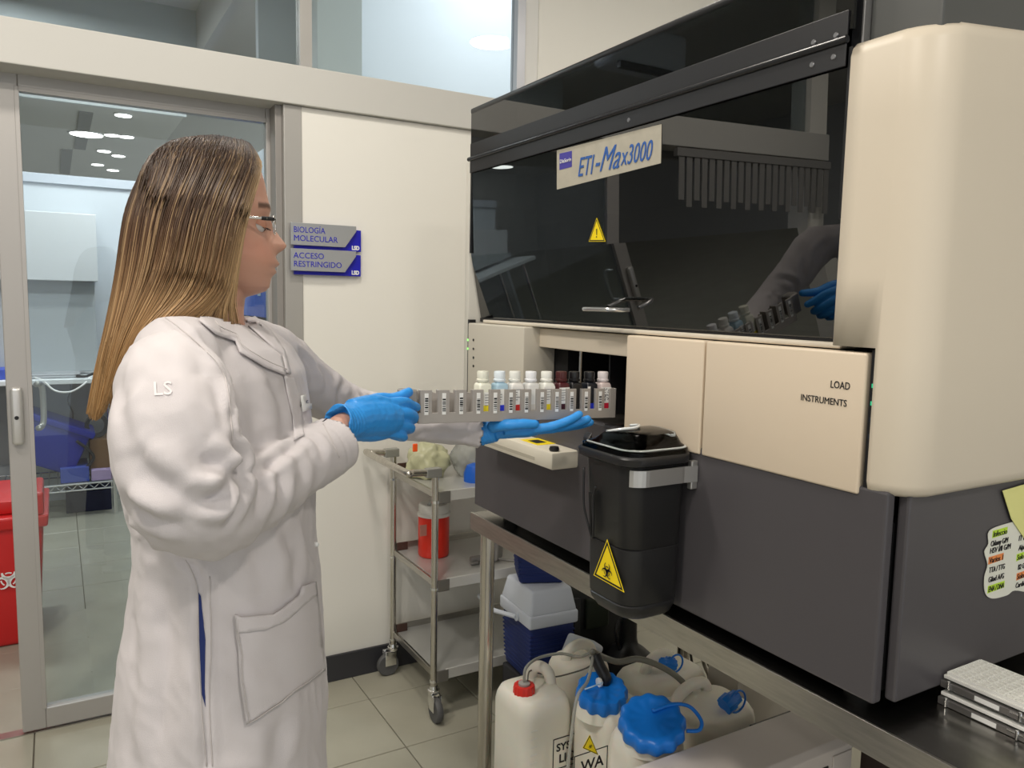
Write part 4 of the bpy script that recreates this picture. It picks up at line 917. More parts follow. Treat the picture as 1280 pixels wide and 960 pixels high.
for i in range(12):
    xw = (ony(tabs[i], 505, RY).x + (ony(tabs[i + 1], 505, RY).x if i < 11 else A1.x - .006)) / 2
    bm = BM(); rbox(bm, xw + .0085, xw + .0105, RY + .004, RY + .037, .003, HT - .008, 0); obj('divider', bm, M_rack, rk)
BT = [  # cap px, body colour, cap colour, patch colour, label, transparency, text
    (603.5, (.80, .80, .68), (.82, .82, .70), (.85, .70, .02), 'half', 'cream bottle with pale cap and yellow patch, leftmost in the rack'),
    (624.5, (.42, .60, .72), (.78, .86, .92), (.02, .04, .70), 'left', 'light blue bottle with white label, second from the left in the rack'),
    (643.5, (.84, .82, .78), (.84, .84, .78), (.60, .02, .02), 'full', 'white-labelled bottle with red patch beside the light blue bottle'),
    (663.5, (.74, .74, .72), (.86, .87, .90), (.62, .60, .56), 'none', 'plain translucent bottle without label in the middle of the rack'),
    (683, (.84, .84, .78), (.86, .86, .80), (.85, .68, .02), 'full', 'white-labelled bottle with yellow patch left of the dark red bottle'),
    (701.5, (.08, .012, .016), (.07, .014, .014), (.06, .01, .02), 'half2', 'dark red-brown bottle with ribbed cap and white label'),
    (717.5, (.008, .008, .009), (.008, .008, .009), (.008, .008, .01), 'none', 'plain black bottle, left one of the two black ones'),
    (736.5, (.006, .008, .014), (.008, .008, .010), (.01, .03, .55), 'side', 'black bottle with blue patch, right one of the two black ones'),
    (753.5, (.62, .52, .50), (.72, .66, .66), (.55, .01, .04), 'speck', 'pinkish bottle with speckled label and red patch, rightmost in the rack')]
for i, (px_, cb_, cc_, cp_, lb_, ds_) in enumerate(BT):
    xw = ony(px_, 480, RY + .02).x; yw = RY + .0205; zb_ = rz(xw) + .004
    t = thing('reagent_bottle', ds_, 'bottle', (xw, yw, zb_), 'reagent bottles in the rack')
    mb = mat('bottle_body_%d' % i, cb_, .35, sss=.0); w_ = .0135
    bm = BM(); loftpoly(bm, [(rrect(xw - w_ * k, xw + w_ * k, yw - w_ * k, yw + w_ * k, (.004 * k + r_,) * 4), zb_ + z) for (z, k, r_) in ((0, .92, 0), (.002, 1, 0), (.064, 1, 0), (.068, .9, .002), (.070, .66, .004), (.0715, .62, .004))])
    bd = obj('body', bm, mb, t, smooth=50)
    bm = BM(); lathe(bm, [(.0115, .0715), (.0122, .0725), (.0122, .076), (.0105, .077), (.0108, .079), (.0112, .0895), (.0104, .0915), (.006, .092)], (xw, yw, zb_), 36, lobes=18, lamp=.015 if i != 5 else .04)
    obj('cap', bm, mat('bottle_cap_%d' % i, cc_, .35), t, smooth=50)
    if lb_ != 'none':
        x0, x1, z0, z1 = {'half': (-.004, .0125, .020, .052), 'left': (-.0125, .004, .016, .058), 'full': (-.0125, .0125, .016, .062), 'half2': (-.0125, .012, .018, .060), 'side': (-.0125, -.006, .018, .062), 'speck': (-.0125, .0125, .018, .060)}[lb_]
        ll = obj('label', B1(xw + x0, xw + x1, yw - w_ - .0006, yw - w_ + .0004, zb_ + z0, zb_ + z1), mat('bottle_label', (.84, .83, .80), .5), bd)
        bm = BM(); random.seed(i + 20)
        for k in range(5): 
            zz = z1 - .006 - k * .005; box(bm, xw + x0 + .002, xw + x0 + .002 + (x1 - x0 - .005) * random.uniform(.4, .95), yw - w_ - .0009, yw - w_ - .0006, zb_ + zz, zb_ + zz + .0011)
        if lb_ == 'speck':
            for k in range(26): u_, v_ = random.uniform(x0, x1 - .003), random.uniform(z0 + .012, z1 - .002); box(bm, xw + u_, xw + u_ + .0022, yw - w_ - .0009, yw - w_ - .0006, zb_ + v_, zb_ + v_ + .0018)
        obj('print', bm, mat('label_print', (.10, .10, .12), .6), ll)
    obj('colour_patch', B1(xw - .0128, xw + .0128, yw - w_ - .0007, yw - w_ + .0003, zb_ + .008, zb_ + .027), mat('patch_%d' % i, cp_, .4), bd)
# =================== THE PERSON ===================
person = thing('person', 'person in white lab coat, glasses and blue gloves holding the reagent rack', 'person', (.20, 1.22, 0))
def remesh(bm, vox, smooth=4, fac=.5):
    me = bpy.data.meshes.new('rm'); bm.to_mesh(me); bm.free(); o = bpy.data.objects.new('rm', me); COL.objects.link(o)
    r = o.modifiers.new('r', 'REMESH'); r.mode = 'VOXEL'; r.voxel_size = vox
    if smooth: s = o.modifiers.new('s', 'SMOOTH'); s.iterations = smooth; s.factor = fac
    dg = bpy.context.evaluated_depsgraph_get(); out = bpy.data.meshes.new_from_object(o.evaluated_get(dg)); bpy.data.objects.remove(o); return out
def ringpts(c, a, b, th, n=40, e=2.2):
    f = Vector((math.cos(th), math.sin(th), 0)); l = Vector((-math.sin(th), math.cos(th), 0)); P = []
    for k in range(n):
        t = 2 * math.pi * k / n; ct, st = math.cos(t), math.sin(t)
        P.append(Vector(c) + f * a * math.copysign(abs(ct) ** (2 / e), ct) + l * b * math.copysign(abs(st) ** (2 / e), st))
    return P
def loftrings(bm, rings):
    vs = [[bm.verts.new(p) for p in r] for r in rings]; n = len(vs[0])
    for a_, b_ in zip(vs, vs[1:]):
        for k in range(n): bm.faces.new((a_[k], a_[(k + 1) % n], b_[(k + 1) % n], b_[k]))
    bm.faces.new(vs[0][::-1]); bm.faces.new(vs[-1])
def limb(bm, pts, rad, n=24, sub=6, flat=1.0):
    pp = catmull(pts, sub); m_ = len(pts) - 1; rr = []
    for i in range(len(pp)):
        t = i / sub; k = min(int(t), m_ - 1); f = t - k; f = f * f * (3 - 2 * f); rr.append(rad[k] * (1 - f) + rad[k + 1] * f)
    tube(bm, pp, rr, n)
def bulb(bm, c, r):
    bmesh.ops.create_icosphere(bm, subdivisions=3, radius=r, matrix=Matrix.Translation(c))
def verts_of(me):
    a = np.empty(len(me.vertices) * 3); me.vertices.foreach_get('co', a); n = np.empty(len(me.vertices) * 3); me.vertices.foreach_get('normal', n)
    return a.reshape(-1, 3), n.reshape(-1, 3)
def segdist(V, pts):
    """distance from V to a polyline, and parameter along it"""
    best = np.full(len(V), 1e9); par = np.zeros(len(V)); n = len(pts) - 1
    for i in range(n):
        a_, b_ = np.array(pts[i]), np.array(pts[i + 1]); ab = b_ - a_; t = np.clip(((V - a_) @ ab) / (ab @ ab), 0, 1)
        d_ = np.linalg.norm(V - (a_ + t[:, None] * ab), axis=1); m_ = d_ < best; best[m_] = d_[m_]; par[m_] = (i + t[m_]) / n
    return best, par
# ---- coat ----
def halfrow(y, xl, xr, Yd=1.2):
    a_ = ony(xl, y, Yd); b_ = ony(xr, y, Yd); return (a_ + b_) / 2, (b_.x - a_.x) / 2 * .985
rows = [(408, 232, 312, .085, -30), (420, 205, 345, .135, -30), (436, 178, 365, .165, -31), (465, 158, 380, .18, -31), (500, 150, 385, .19, -30), (550, 150, 388, .19, -28), (600, 158, 392, .185, -25),
        (640, 168, 394, .18, -23), (680, 170, 395, .185, -21), (720, 165, 398, .19, -20), (800, 150, 402, .205, -18), (870, 140, 405, .215, -17), (960, 133, 404, .225, -16), (1090, 128, 408, .235, -16)]
bm = BM(); rings = []
for (y, xl, xr, b_, th) in rows:
    c_, w_ = halfrow(y, xl, xr); th = R_(th); dl = th + R_(9.5)
    a_ = math.sqrt(max(w_ * w_ - (math.sin(dl) * b_) ** 2, .0009)) / math.cos(dl)
    if y < 430: a_ = max(a_, .05)
    rings.append(ringpts(c_, a_, b_, th, 44, 2.25))
loftrings(bm, rings)
RA = [ony(214, 450, 1.07), ony(217, 492, 1.03), ony(222, 550, .99), ony(235, 612, .965), ony(262, 636, .985), ony(320, 610, 1.04), ony(375, 580, 1.10), ony(418, 555, 1.15)]
RR = [.052, .065, .074, .066, .060, .051, .045, .0425]
LA = [ony(352, 452, 1.40), ony(395, 487, 1.43), ony(445, 512, 1.45), ony(495, 524, 1.44), ony(545, 531, 1.40), ony(602, 540, 1.36)]
LR = [.052, .046, .042, .038, .034, .031]
limb(bm, RA, RR); limb(bm, LA, LR); bulb(bm, RA[0] + Vector((0.01, 0.01, .0)), .055); bulb(bm, LA[0], .050); bulb(bm, RA[3] + Vector((.012, .0, -.01)), .06)
limb(bm, [ony(268, 448, 1.15), RA[0]], [.052, .055]); limb(bm, [ony(300, 440, 1.25), ony(335, 442, 1.36), LA[0]], [.055, .05, .05])
coat = remesh(bm, .0046, 5)
V, N = verts_of(coat)
disp = np.zeros(len(V))
def near(px, Yd): return ony(px[0], px[1], Yd)
# surface position under a camera pixel, on the raw coat
from mathutils.bvhtree import BVHTree
def bvh_of(me): return BVHTree.FromPolygons([v.co for v in me.vertices], [tuple(p.vertices) for p in me.polygons])
BV = bvh_of(coat); CAMP = Vector((0, 0, H))
def hit(x, y, bv=None):
    d_ = Vector(ray(x, y)).normalized(); r_ = (bv or BV).ray_cast(CAMP, d_)
    return r_[0], r_[1]
def crease(pts, depth, width, ridge=.5, taper=True):
    global disp
    P = []
    for p in pts:
        h_, _ = hit(*p)
        if h_ is not None: P.append(np.array(h_))
    if len(P) < 2: return
    P = [np.array(q) for q in catmull(P, 4)]
    d_, t_ = segdist(V, P); k = np.sin(np.pi * np.clip(t_, .02, .98)) ** .6 if taper else 1
    disp += k * (-depth * np.exp(-(d_ / width) ** 2) + depth * ridge * np.exp(-((d_ - 2.1 * width) / (1.1 * width)) ** 2))
# folds: (pixel path on the near side), depth, width
crease([(207, 398), (222, 408), (250, 432), (272, 455), (283, 480), (288, 520), (291, 556)], .004, .005, .7)          # armhole seam
crease([(291, 556), (298, 572), (300, 590)], .012, .008, .8)
crease([(300, 592), (280, 588), (262, 578), (250, 572)], .007, .010, .9)
crease([(300, 596), (282, 612), (264, 622), (248, 622)], .008, .009, .9)
crease([(303, 600), (300, 618), (292, 636), (284, 655)], .006, .007, .8)
crease([(310, 590), (322, 604), (324, 622), (316, 645)], .005, .008, .8)
crease([(330, 575), (345, 590), (350, 608), (346, 628)], .0045, .009, .8)
crease([(356, 560), (370, 575), (378, 592), (376, 606)], .0035, .009, .8)
crease([(385, 545), (398, 558), (404, 575)], .0028, .007, .8)
crease([(240, 640), (222, 622), (196, 606), (170, 590)], .006, .011, .8)
crease([(232, 655), (205, 650), (182, 640), (165, 628)], .005, .009, .8)
crease([(160, 560), (178, 578), (205, 596), (235, 604)], .004, .012, .7)
crease([(152, 470), (156, 520), (170, 560)], .003, .010, .7)
crease([(200, 470), (196, 520), (204, 560)], .0025, .014, .7)
crease([(245, 430), (252, 470), (268, 515)], .003, .012, .7)
crease([(262, 470), (274, 500), (282, 540)], .003, .008, .7)
crease([(155, 650), (165, 655), (180, 668), (190, 690)], .006, .008, .7)
crease([(300, 470), (315, 500), (320, 540)], .003, .014, .6)
crease([(330, 470), (350, 510), (356, 550)], .003, .012, .6)
crease([(306, 590), (325, 588), (352, 570), (380, 548)], .005, .006, .6)
crease([(230, 700), (250, 720), (252, 800), (256, 890), (258, 958)], .003, .005, .5, False)
crease([(160, 700), (168, 760), (170, 830), (160, 950)], .004, .016, .7)
crease([(205, 720), (208, 800), (200, 880), (195, 958)], .006, .018, .7)
crease([(282, 720), (275, 800), (282, 880), (290, 958)], .004, .016, .7)
crease([(330, 650), (322, 700), (330, 750)], .004, .014, .7)
crease([(360, 640), (368, 690), (366, 730)], .004, .012, .7)
crease([(300, 680), (296, 730)], .003, .014, .7)
crease([(350, 900), (345, 958)], .005, .014, .7)
crease([(398, 690), (392, 760), (396, 800)], .003, .008, .6)
crease([(300, 800), (340, 835), (385, 845)], .003, .014, .8)
crease([(395, 455), (405, 470), (408, 490)], .003, .006, .9)
crease([(430, 475), (424, 490), (426, 505)], .004, .007, .9)
crease([(452, 480), (450, 492), (456, 500)], .003, .006, .9)
crease([(372, 440), (384, 455), (392, 478)], .004, .007, .8)
crease([(510, 545), (540, 540), (575, 545), (598, 548)], .002, .006, .8)
nv = np.array([noise.noise(Vector(v) * 9) + .5 * noise.noise(Vector(v) * 22 + Vector((3, 1, 2))) + .55 * (1 - 2.2 * abs(noise.noise(Vector((v[0] * 26 + v[2] * 4, v[1] * 26, v[2] * 7))))) + .35 * (1 - 2.2 * abs(noise.noise(Vector((v[0] * 34 + v[2] * 20, v[1] * 34 - v[2] * 12, v[2] * 20))))) for v in V])
disp += .0024 * nv
# cuff edges
for (P_, r0) in ((RA, RR[-1]), (LA, LR[-1])):
    e_ = np.array(P_[-1]); ax_ = np.array((P_[-1] - P_[-2]).normalized()); s_ = (V - e_) @ ax_; rad_ = np.linalg.norm((V - e_) - s_[:, None] * ax_, axis=1)
    m_ = (rad_ < .07) & (abs(s_) < .05); disp += m_ * (.0015 * np.exp(-((s_ + .004) / .004) ** 2) - .0012 * np.exp(-((s_ + .030) / .0025) ** 2))
    # hollow the sleeve mouth
    hole = (s_ > -.006) & (rad_ < r0 - .0035); V[hole] -= ax_ * .028
V2 = V + N * (disp * 1.3)[:, None]
coat.vertices.foreach_set('co', V2.ravel()); coat.update()
M_coat = mat('coat_cotton', (.60, .562, .568), .85, bump=.25, bscale=900, sheen=.15)
coat_o = obj('lab_coat', coat, M_coat, person, smooth=True)
BVC = bvh_of(bpy.data.meshes[coat.name]) if False else BVHTree.FromPolygons([Vector(v) for v in V2], [tuple(p.vertices) for p in coat.polygons])
def drape(name, poly, off, m, parent, thick=.0012, step=4, smooth=True):
    """cloth piece: fills a pixel-space outline with a grid laid on the coat surface"""
    xs = [p[0] for p in poly]; ys = [p[1] for p in poly]
    def inside(x, y):
        c_ = False; j = len(poly) - 1
        for i in range(len(poly)):
            if (poly[i][1] > y) != (poly[j][1] > y) and x < (poly[j][0] - poly[i][0]) * (y - poly[i][1]) / (poly[j][1] - poly[i][1]) + poly[i][0]: c_ = not c_
            j = i
        return c_
    from mathutils.geometry import delaunay_2d_cdt
    pts = []
    for i in range(len(poly)):
        a_, b_ = Vector(poly[i]), Vector(poly[(i + 1) % len(poly)]); n_ = max(1, int((b_ - a_).length / step))
        for k in range(n_): pts.append(a_.lerp(b_, k / n_))
    nb = len(pts); edges = [(i, (i + 1) % nb) for i in range(nb)]
    y = min(ys) + step
    while y < max(ys):
        x = min(xs) + step
        while x < max(xs):
            if inside(x, y) and min((Vector((x, y)) - q).length for q in pts[:nb]) > step * .6: pts.append(Vector((x, y)))
            x += step
        y += step
    vo, eo, fo, *_ = delaunay_2d_cdt(pts, edges, [], 1, 1e-5)
    bm = BM(); vs = []; last = None
    for p in vo:
        h_, n_ = hit(p.x, p.y, BVC)
        if h_ is None: h_, n_ = last if last else (None, None)
        vs.append((h_, n_))
        if h_ is not None: last = (h_, n_)
    ok = [v if v[0] is not None else last for v in vs]
    V_ = [bm.verts.new(h_ + (CAMP - h_).normalized() * off * .6 + n_ * off * .4) for (h_, n_) in ok]
    for f in fo:
        if len({*f}) >= 3:
            q = [V_[i] for i in f]
            if max((a_.co - b_.co).length for a_ in q for b_ in q) < .05: bm.faces.new(q)
    bmesh.ops.smooth_vert(bm, verts=[v for v in bm.verts if not v.is_boundary], factor=.5, use_axis_x=True, use_axis_y=True, use_axis_z=True)
    o = obj(name, bm, m, parent, smooth=smooth)
    if thick: s_ = o.modifiers.new('s', 'SOLIDIFY'); s_.thickness = thick; s_.offset = 0
    return o
drape('lapel', [(252, 392), (266, 390), (292, 402), (330, 430), (350, 446), (355, 470), (330, 460), (298, 441), (293, 428), (268, 419), (248, 402)], .007, M_coat, coat_o, .002, 3)
drape('lapel', [(302, 392), (318, 397), (338, 415), (354, 438), (362, 468), (356, 466), (351, 446), (331, 427), (310, 408)], .005, mat('coat_cotton'), coat_o, .002, 3)
pk = drape('pocket', [(294, 767), (302, 771), (340, 768), (352, 760), (372, 744), (376, 733), (392, 727), (398, 770), (404, 838), (360, 870), (308, 905), (300, 850)], .006, M_coat, coat_o, .0025, 5)
drape('pocket_hem', [(294, 767), (302, 771), (340, 768), (352, 760), (372, 744), (376, 733), (392, 727), (394, 743), (378, 756), (356, 776), (330, 788), (297, 790)], .0085, M_coat, pk, .0015, 4)
drape('side_vent', [(248, 740), (251, 745), (257, 800), (256, 860), (257, 884), (252, 868), (249, 800)], .0012, mat('scrubs_navy', (.015, .03, .14), .8), coat_o, 0, 4)
drape('placket', [(354, 470), (366, 472), (375, 500), (379, 535), (380, 545), (367, 551), (365, 520), (358, 490)], .003, M_coat, coat_o, .001, 4)
nt_ = drape('name_tag', [(374, 495), (387, 492), (388, 511), (376, 515)], .006, M_white, coat_o, .0006, 6)
def drape_text(name, s, x, y, size, m, parent, off, ang=0, sx=1.0, bold=0):
    cu = bpy.data.curves.new('txt', 'FONT'); cu.body = s; cu.size = size; cu.offset = bold; cu.resolution_u = 2
    t_ = bpy.data.objects.new('txt', cu); COL.objects.link(t_); dg = bpy.context.evaluated_depsgraph_get(); me = bpy.data.meshes.new_from_object(t_.evaluated_get(dg)); bpy.data.objects.remove(t_)
    ca, sa = math.cos(R_(ang)), math.sin(R_(ang)); ref = None
    for v in me.vertices:
        u_, w_ = v.co.x * sx, v.co.y; px_, py_ = x + u_ * ca - w_ * sa * -1 * 0 + w_ * sa, y - w_ * ca + u_ * sa
        h_, n_ = hit(px_, py_, BVC)
        if h_ is None: h_, n_ = ref
        ref = (h_, n_); v.co = h_ + (CAMP - h_).normalized() * off
    me.materials.clear(); return obj(name, me, m, parent)
def seam(pts, r=.0007, off=.0006, name='seam'):
    q = []
    for p in catmull([Vector((a_, b_, 0)) for (a_, b_) in pts], 8):
        h_, n_ = hit(p.x, p.y, BVC)
        if h_ is not None: q.append(h_ + n_ * off)
    if len(q) > 2:
        bm = BM(); tube(bm, q, r, 5); obj(name, bm, mat('seam_thread', (.56, .52, .51), .85), coat_o, smooth=True)
seam([(207, 398), (222, 408), (250, 432), (272, 455), (283, 480), (288, 520), (290, 550)])
seam([(232, 700), (246, 735), (247, 800), (250, 870), (258, 958)]); seam([(262, 720), (264, 800), (262, 880), (266, 958)])
seam([(404, 530), (413, 548), (424, 572)]); seam([(264, 408), (270, 415), (291, 424), (300, 439), (330, 456), (352, 466)], off=.0095)
seam([(299, 772), (304, 850), (312, 900)], off=.0085); seam([(312, 900), (360, 866), (399, 836)], off=.0085)
drape_text('lettering', 'ALE', 375.5, 509, 10, M_ink, nt_, .013, -10, .68)
drape_text('sleeve_logo', 'LS', 191, 494, 24, mat('logo_thread', (.74, .70, .69), .6), coat_o, .0016, -3, 1.1, .2)
bm = BM(); h_, n_ = hit(394, 681, BVC); bulb(bm, h_ + n_ * .002, .004); obj('button', bm, M_white, coat_o, smooth=True)
# ---- body: one continuous figure ----
HC = Vector((.203, 1.215, 1.50)); ya = R_(-10)
fh = Vector((math.cos(ya), math.sin(ya), 0)); lh = Vector((-math.sin(ya), math.cos(ya), 0))
def onhead(x, y, v=0.0):
    d_ = Vector(ray(x, y)); t_ = ((HC - CAMP).dot(lh) + v) / d_.dot(lh); return CAMP + d_ * t_
def uz(x, y, v=0.0): p = onhead(x, y, v) - HC; return p.dot(fh), p.z
prof = [  # y, front x, back x, half width (m), exponent
    (182, 272, 250, .014), (185, 288, 234, .032), (190, 303, 220, .048), (199, 316, 206, .060), (210, 325, 195, .069), (227, 330.5, 186, .075), (245, 334, 182, .077), (258, 337, 181, .077), (265, 338, 181, .076), (273, 335.5, 181, .075),
    (285, 335.5, 178, .073), (296, 337.5, 182, .071), (306, 340.5, 187, .068), (314, 343, 193, .066), (322, 345, 200, .063), (328, 347, 207, .060), (334, 344.5, 215, .058), (341, 342.5, 222, .054), (347, 339.5, 230, .050), (353, 338, 240, .045), (359, 337, 252, .038), (364, 332.5, 262, .030), (369, 318, 270, .022), (372, 305, 280, .010)]
hf = []; 
for (y, xf, xb_, hw_) in prof:
    uf, z = uz(xf, y); ub, _ = uz(xb_, y); hf.append((z, uf, ub, hw_))
zs_ = np.array([q[0] for q in hf])[::-1]; ufs = np.array([q[1] for q in hf])[::-1]; ubs = np.array([q[2] for q in hf])[::-1]; ws_ = np.array([q[3] * (.95 if q[0] > -.04 else 1) for q in hf])[::-1]
zz = np.linspace(zs_[0], zs_[-1], 150); n_ = 120
nose = [(270, 1), (275, 3.5), (280, 5.5), (285, 8), (290, 10.5), (296, 13.5), (300, 16), (303, 17), (306, 16.5), (309, 14), (312, 9), (315, 4), (318, 1)]
nz = np.array([uz(300, y)[1] for y, _ in nose])[::-1]; nh = np.array([h_ * .00121 for _, h_ in nose])[::-1]
ze = uz(325, 284)[1]; zb_ = uz(325, 260)[1]; zm_ = uz(340, 335)[1]; znb = uz(345, 308)[1]
def headpt(z, t):
    uf, ub, w_ = np.interp(z, zs_, ufs), np.interp(z, zs_, ubs), np.interp(z, zs_, ws_)
    uc = ub + (uf - ub) * .46; ct, st = math.cos(t), math.sin(t)
    e_ = 2.15 if ct > 0 else 2.0
    u = uc + (uf - uc if ct > 0 else uc - ub) * math.copysign(abs(ct) ** (2 / e_), ct); v = w_ * math.copysign(abs(st) ** (2 / e_), st)
    if ct > 0:
        g = np.interp(z, nz, nh, left=0, right=0); sg = .0070 + .0040 * math.exp(-((z - znb) / .012) ** 2)
        u += g * math.exp(-(v / sg) ** 2)
        u += .0035 * math.exp(-((abs(v) - .0125) / .005) ** 2 - ((z - znb - .002) / .006) ** 2)           # nostril wings
        u -= .0065 * math.exp(-((abs(v) - .031) / .014) ** 2 - ((z - ze) / .011) ** 2)                     # eye sockets
        u += .0022 * math.exp(-((abs(v) - .026) / .018) ** 2 - ((z - zb_) / .006) ** 2)                   # brow
        u += .0042 * math.exp(-(v / .020) ** 2 - ((z - zm_ - .0055) / .0035) ** 2) + .0036 * math.exp(-(v / .017) ** 2 - ((z - zm_ + .0065) / .0038) ** 2) - .0022 * math.exp(-(v / .022) ** 2 - ((z - zm_) / .0018) ** 2)
        u += .003 * math.exp(-((abs(v) - .042) / .016) ** 2 - ((z - ze + .032) / .018) ** 2)              # cheek
    return HC + fh * u + lh * v + Vector((0, 0, z))
bm = BM(); loftrings(bm, [[headpt(z, 2 * math.pi * k / n_) for k in range(n_)] for z in zz])
nk0 = onhead(258, 420); nk1 = onhead(262, 350)
limb(bm, [nk0 + Vector((0, 0, -.10)), nk0, nk0.lerp(nk1, .5), nk1], [.060, .056, .050, .052])
# ear on each side (under the hair)
for s in (-1, 1): bmesh.ops.create_icosphere(bm, subdivisions=2, radius=1, matrix=Matrix.Translation(HC + lh * s * .069 + fh * -.005 + Vector((0, 0, -.005))) @ Matrix.Diagonal((.014, .006, .026, 1)))
# torso, arms, legs under the clothes
c_ = Vector((.197, 1.205, 0)); l0 = Vector((.45, .89, 0)); 
tor = [(1.345, .05, .06), (1.325, .065, .13), (1.28, .085, .165), (1.18, .10, .150), (1.05, .085, .125), (.95, .095, .15), (.86, .105, .165), (.80, .08, .15)]
loftrings(bm, [ringpts((c_.x, c_.y, z), a_, b_, R_(-25), 32) for (z, a_, b_) in tor])
limb(bm, [RA[0], RA[1], RA[2], RA[3] + Vector((.01, .01, .0)), RA[4], RA[5], RA[6], ony(424, 538, 1.158), ony(440, 528, 1.175)], [.042, .043, .040, .038, .036, .032, .028, .023, .020])
limb(bm, [ony(300, 440, 1.28), LA[0], LA[1], LA[2], LA[3], LA[4], ony(610, 536, 1.355), ony(630, 534, 1.34)], [.045, .040, .036, .034, .031, .027, .021, .018])
for s in (-1, 1):
    hp_ = c_ + l0 * (.085 * s); limb(bm, [hp_ + Vector((0, 0, .86)), hp_ + Vector((.01, 0, .66)), hp_ + Vector((.015, 0, .47)), hp_ + Vector((0, 0, .30)), hp_ + Vector((-.01, 0, .08))], [.080, .070, .052, .050, .034])
    limb(bm, [hp_ + Vector((-.03, .0, .045)), hp_ + Vector((.04, -.015, .04)), hp_ + Vector((.13, -.04, .03))], [.034, .036, .028])
body = remesh(bm, .0021, 2, .3)
V, N = verts_of(body); U = (V - np.array(HC)); uu = U @ np.array(fh); vv = U @ np.array(lh); zq = U[:, 2]
col = np.tile(np.array([.58, .32, .23, 1.0]), (len(V), 1))
hd_ = (uu > 0.02) & (zq > zs_[0])
lip = np.exp(-(np.abs(vv) / .024) ** 6) * np.exp(-((zq - zm_) / .0095) ** 4) * hd_ * (uu > .10)
brow = np.exp(-((zq - zb_ - .001 + .10 * (np.abs(vv) - .028) * (np.abs(vv) > .034)) / .0042) ** 4) * np.exp(-((np.abs(vv) - .032) / .024) ** 6) * (uu > .06)
blush = np.exp(-((np.abs(vv) - .045) / .02) ** 2 - ((zq - ze + .035) / .02) ** 2) * hd_
for w_, c0 in ((blush * .35, (.60, .22, .15)), (lip, (.50, .13, .12)), (brow * .85, (.06, .03, .018))):
    col[:, :3] = col[:, :3] * (1 - w_[:, None]) + np.array(c0) * w_[:, None]
at_ = body.color_attributes.new('skin', 'FLOAT_COLOR', 'POINT'); at_.data.foreach_set('color', col.ravel())
ms = mat('skin', (.56, .275, .175), .48, bump=.06, bscale=700, sss=.12)
an_ = ms.node_tree.nodes.new('ShaderNodeAttribute'); an_.attribute_name = 'skin'; ms.node_tree.links.new(an_.outputs['Color'], ms.node_tree.nodes['Principled BSDF'].inputs['Base Color'])
body_o = obj('body', body, ms, person, smooth=True)
# trousers and shoes below the coat
bm = BM()
for s in (-1, 1):
    hp_ = c_ + l0 * (.085 * s); limb(bm, [hp_ + Vector((0, 0, .80)), hp_ + Vector((.01, 0, .62)), hp_ + Vector((.015, 0, .45)), hp_ + Vector((0, 0, .28)), hp_ + Vector((-.01, 0, .09))], [.088, .080, .066, .064, .058])
obj('trousers', bm, mat('scrubs_navy'), person, smooth=True)
for s in (-1, 1):
    hp_ = c_ + l0 * (.085 * s); bm = BM(); limb(bm, [hp_ + Vector((-.045, .012, .047)), hp_ + Vector((.03, -.012, .048)), hp_ + Vector((.10, -.03, .042)), hp_ + Vector((.150, -.045, .036))], [.044, .047, .043, .030]); box(bm, hp_.x - .08, hp_.x + .17, hp_.y - .06, hp_.y + .035, .0, .014, bev=.006)
    obj('shoe', bm, M_white, person, smooth=40)
# eyes
for s in (-1, 1):
    ec = HC + fh * (uz(325.5, 284)[0] - .0045) + lh * (s * .031) + Vector((0, 0, ze))
    bm = BM(); bulb(bm, ec, .0112); eo = obj('eye', bm, mat('eye_white', (.62, .58, .54), .2), person, smooth=True)
    gd = (fh * .9 + Vector((0, 0, -.35))).normalized(); bm = BM(); bulb(bm, ec + gd * .0062, .0062); obj('iris', bm, mat('iris_brown', (.03, .015, .008), .15), eo, smooth=True)
    bm = BM(); t_ = bmesh.new(); bmesh.ops.create_uvsphere(t_, u_segments=24, v_segments=16, radius=.0124)
    bmesh.ops.delete(t_, geom=[v for v in t_.verts if v.co.z < .0 - v.co.x * .0], context='VERTS')
    bmesh.ops.transform(t_, matrix=Matrix.Translation(ec) @ Matrix.Rotation(ya, 4, 'Z') @ Matrix.Rotation(R_(27), 4, 'Y'), verts=t_.verts); merge(bm, t_)
    obj('eyelid', bm, mat('lid_skin', (.50, .235, .15), .5), eo, smooth=True)
    bm = BM()
    for k in range(9):
        a_ = R_(-60 + 15 * k); b0 = ec + (fh * math.cos(a_) + lh * math.sin(a_)) * .0124 + Vector((0, 0, -.0035)); b1 = b0 + (fh * math.cos(a_) + lh * math.sin(a_)) * .006 + Vector((0, 0, -.003)); tube(bm, [b0, b1], [.0005, .0002], 4)
    obj('eyelashes', bm, M_black, eo)
# glasses
gl = BM(); GF = []
for s in (-1, 1):
    gc = HC + fh * (uz(341, 281)[0]) + lh * (s * .033) + Vector((0, 0, ze + .001)); ring = []
    for k in range(24):
        a_ = 2 * math.pi * k / 24; ring.append(gc + lh * (.025 * math.copysign(abs(math.cos(a_)) ** .75, math.cos(a_))) + Vector((0, 0, .0135 * math.copysign(abs(math.sin(a_)) ** .75, math.sin(a_)))) - fh * (.0035 * math.cos(a_) * s))
    GF.append((gc, ring)); tube(gl, ring, .0008, 6, closed=True)
    tp = gc + lh * (s * .026) + Vector((0, 0, .006)); tube(gl, [tp, tp - fh * .012 + lh * s * .008, tp - fh * .045 + lh * s * .012, HC + lh * s * .078 + Vector((0, 0, ze + .006))], [.0016, .0022, .0022, .0014], 8)
tube(gl, catmull([GF[0][0] + lh * .010 + Vector((0, 0, .006)), HC + fh * (uz(344, 278)[0]) + Vector((0, 0, ze + .010)), GF[1][0] - lh * .010 + Vector((0, 0, .006))], 4), .001, 6)
go = obj('glasses', gl, mat('frame_silver', (.75, .72, .68), .2, 1), person, smooth=True)
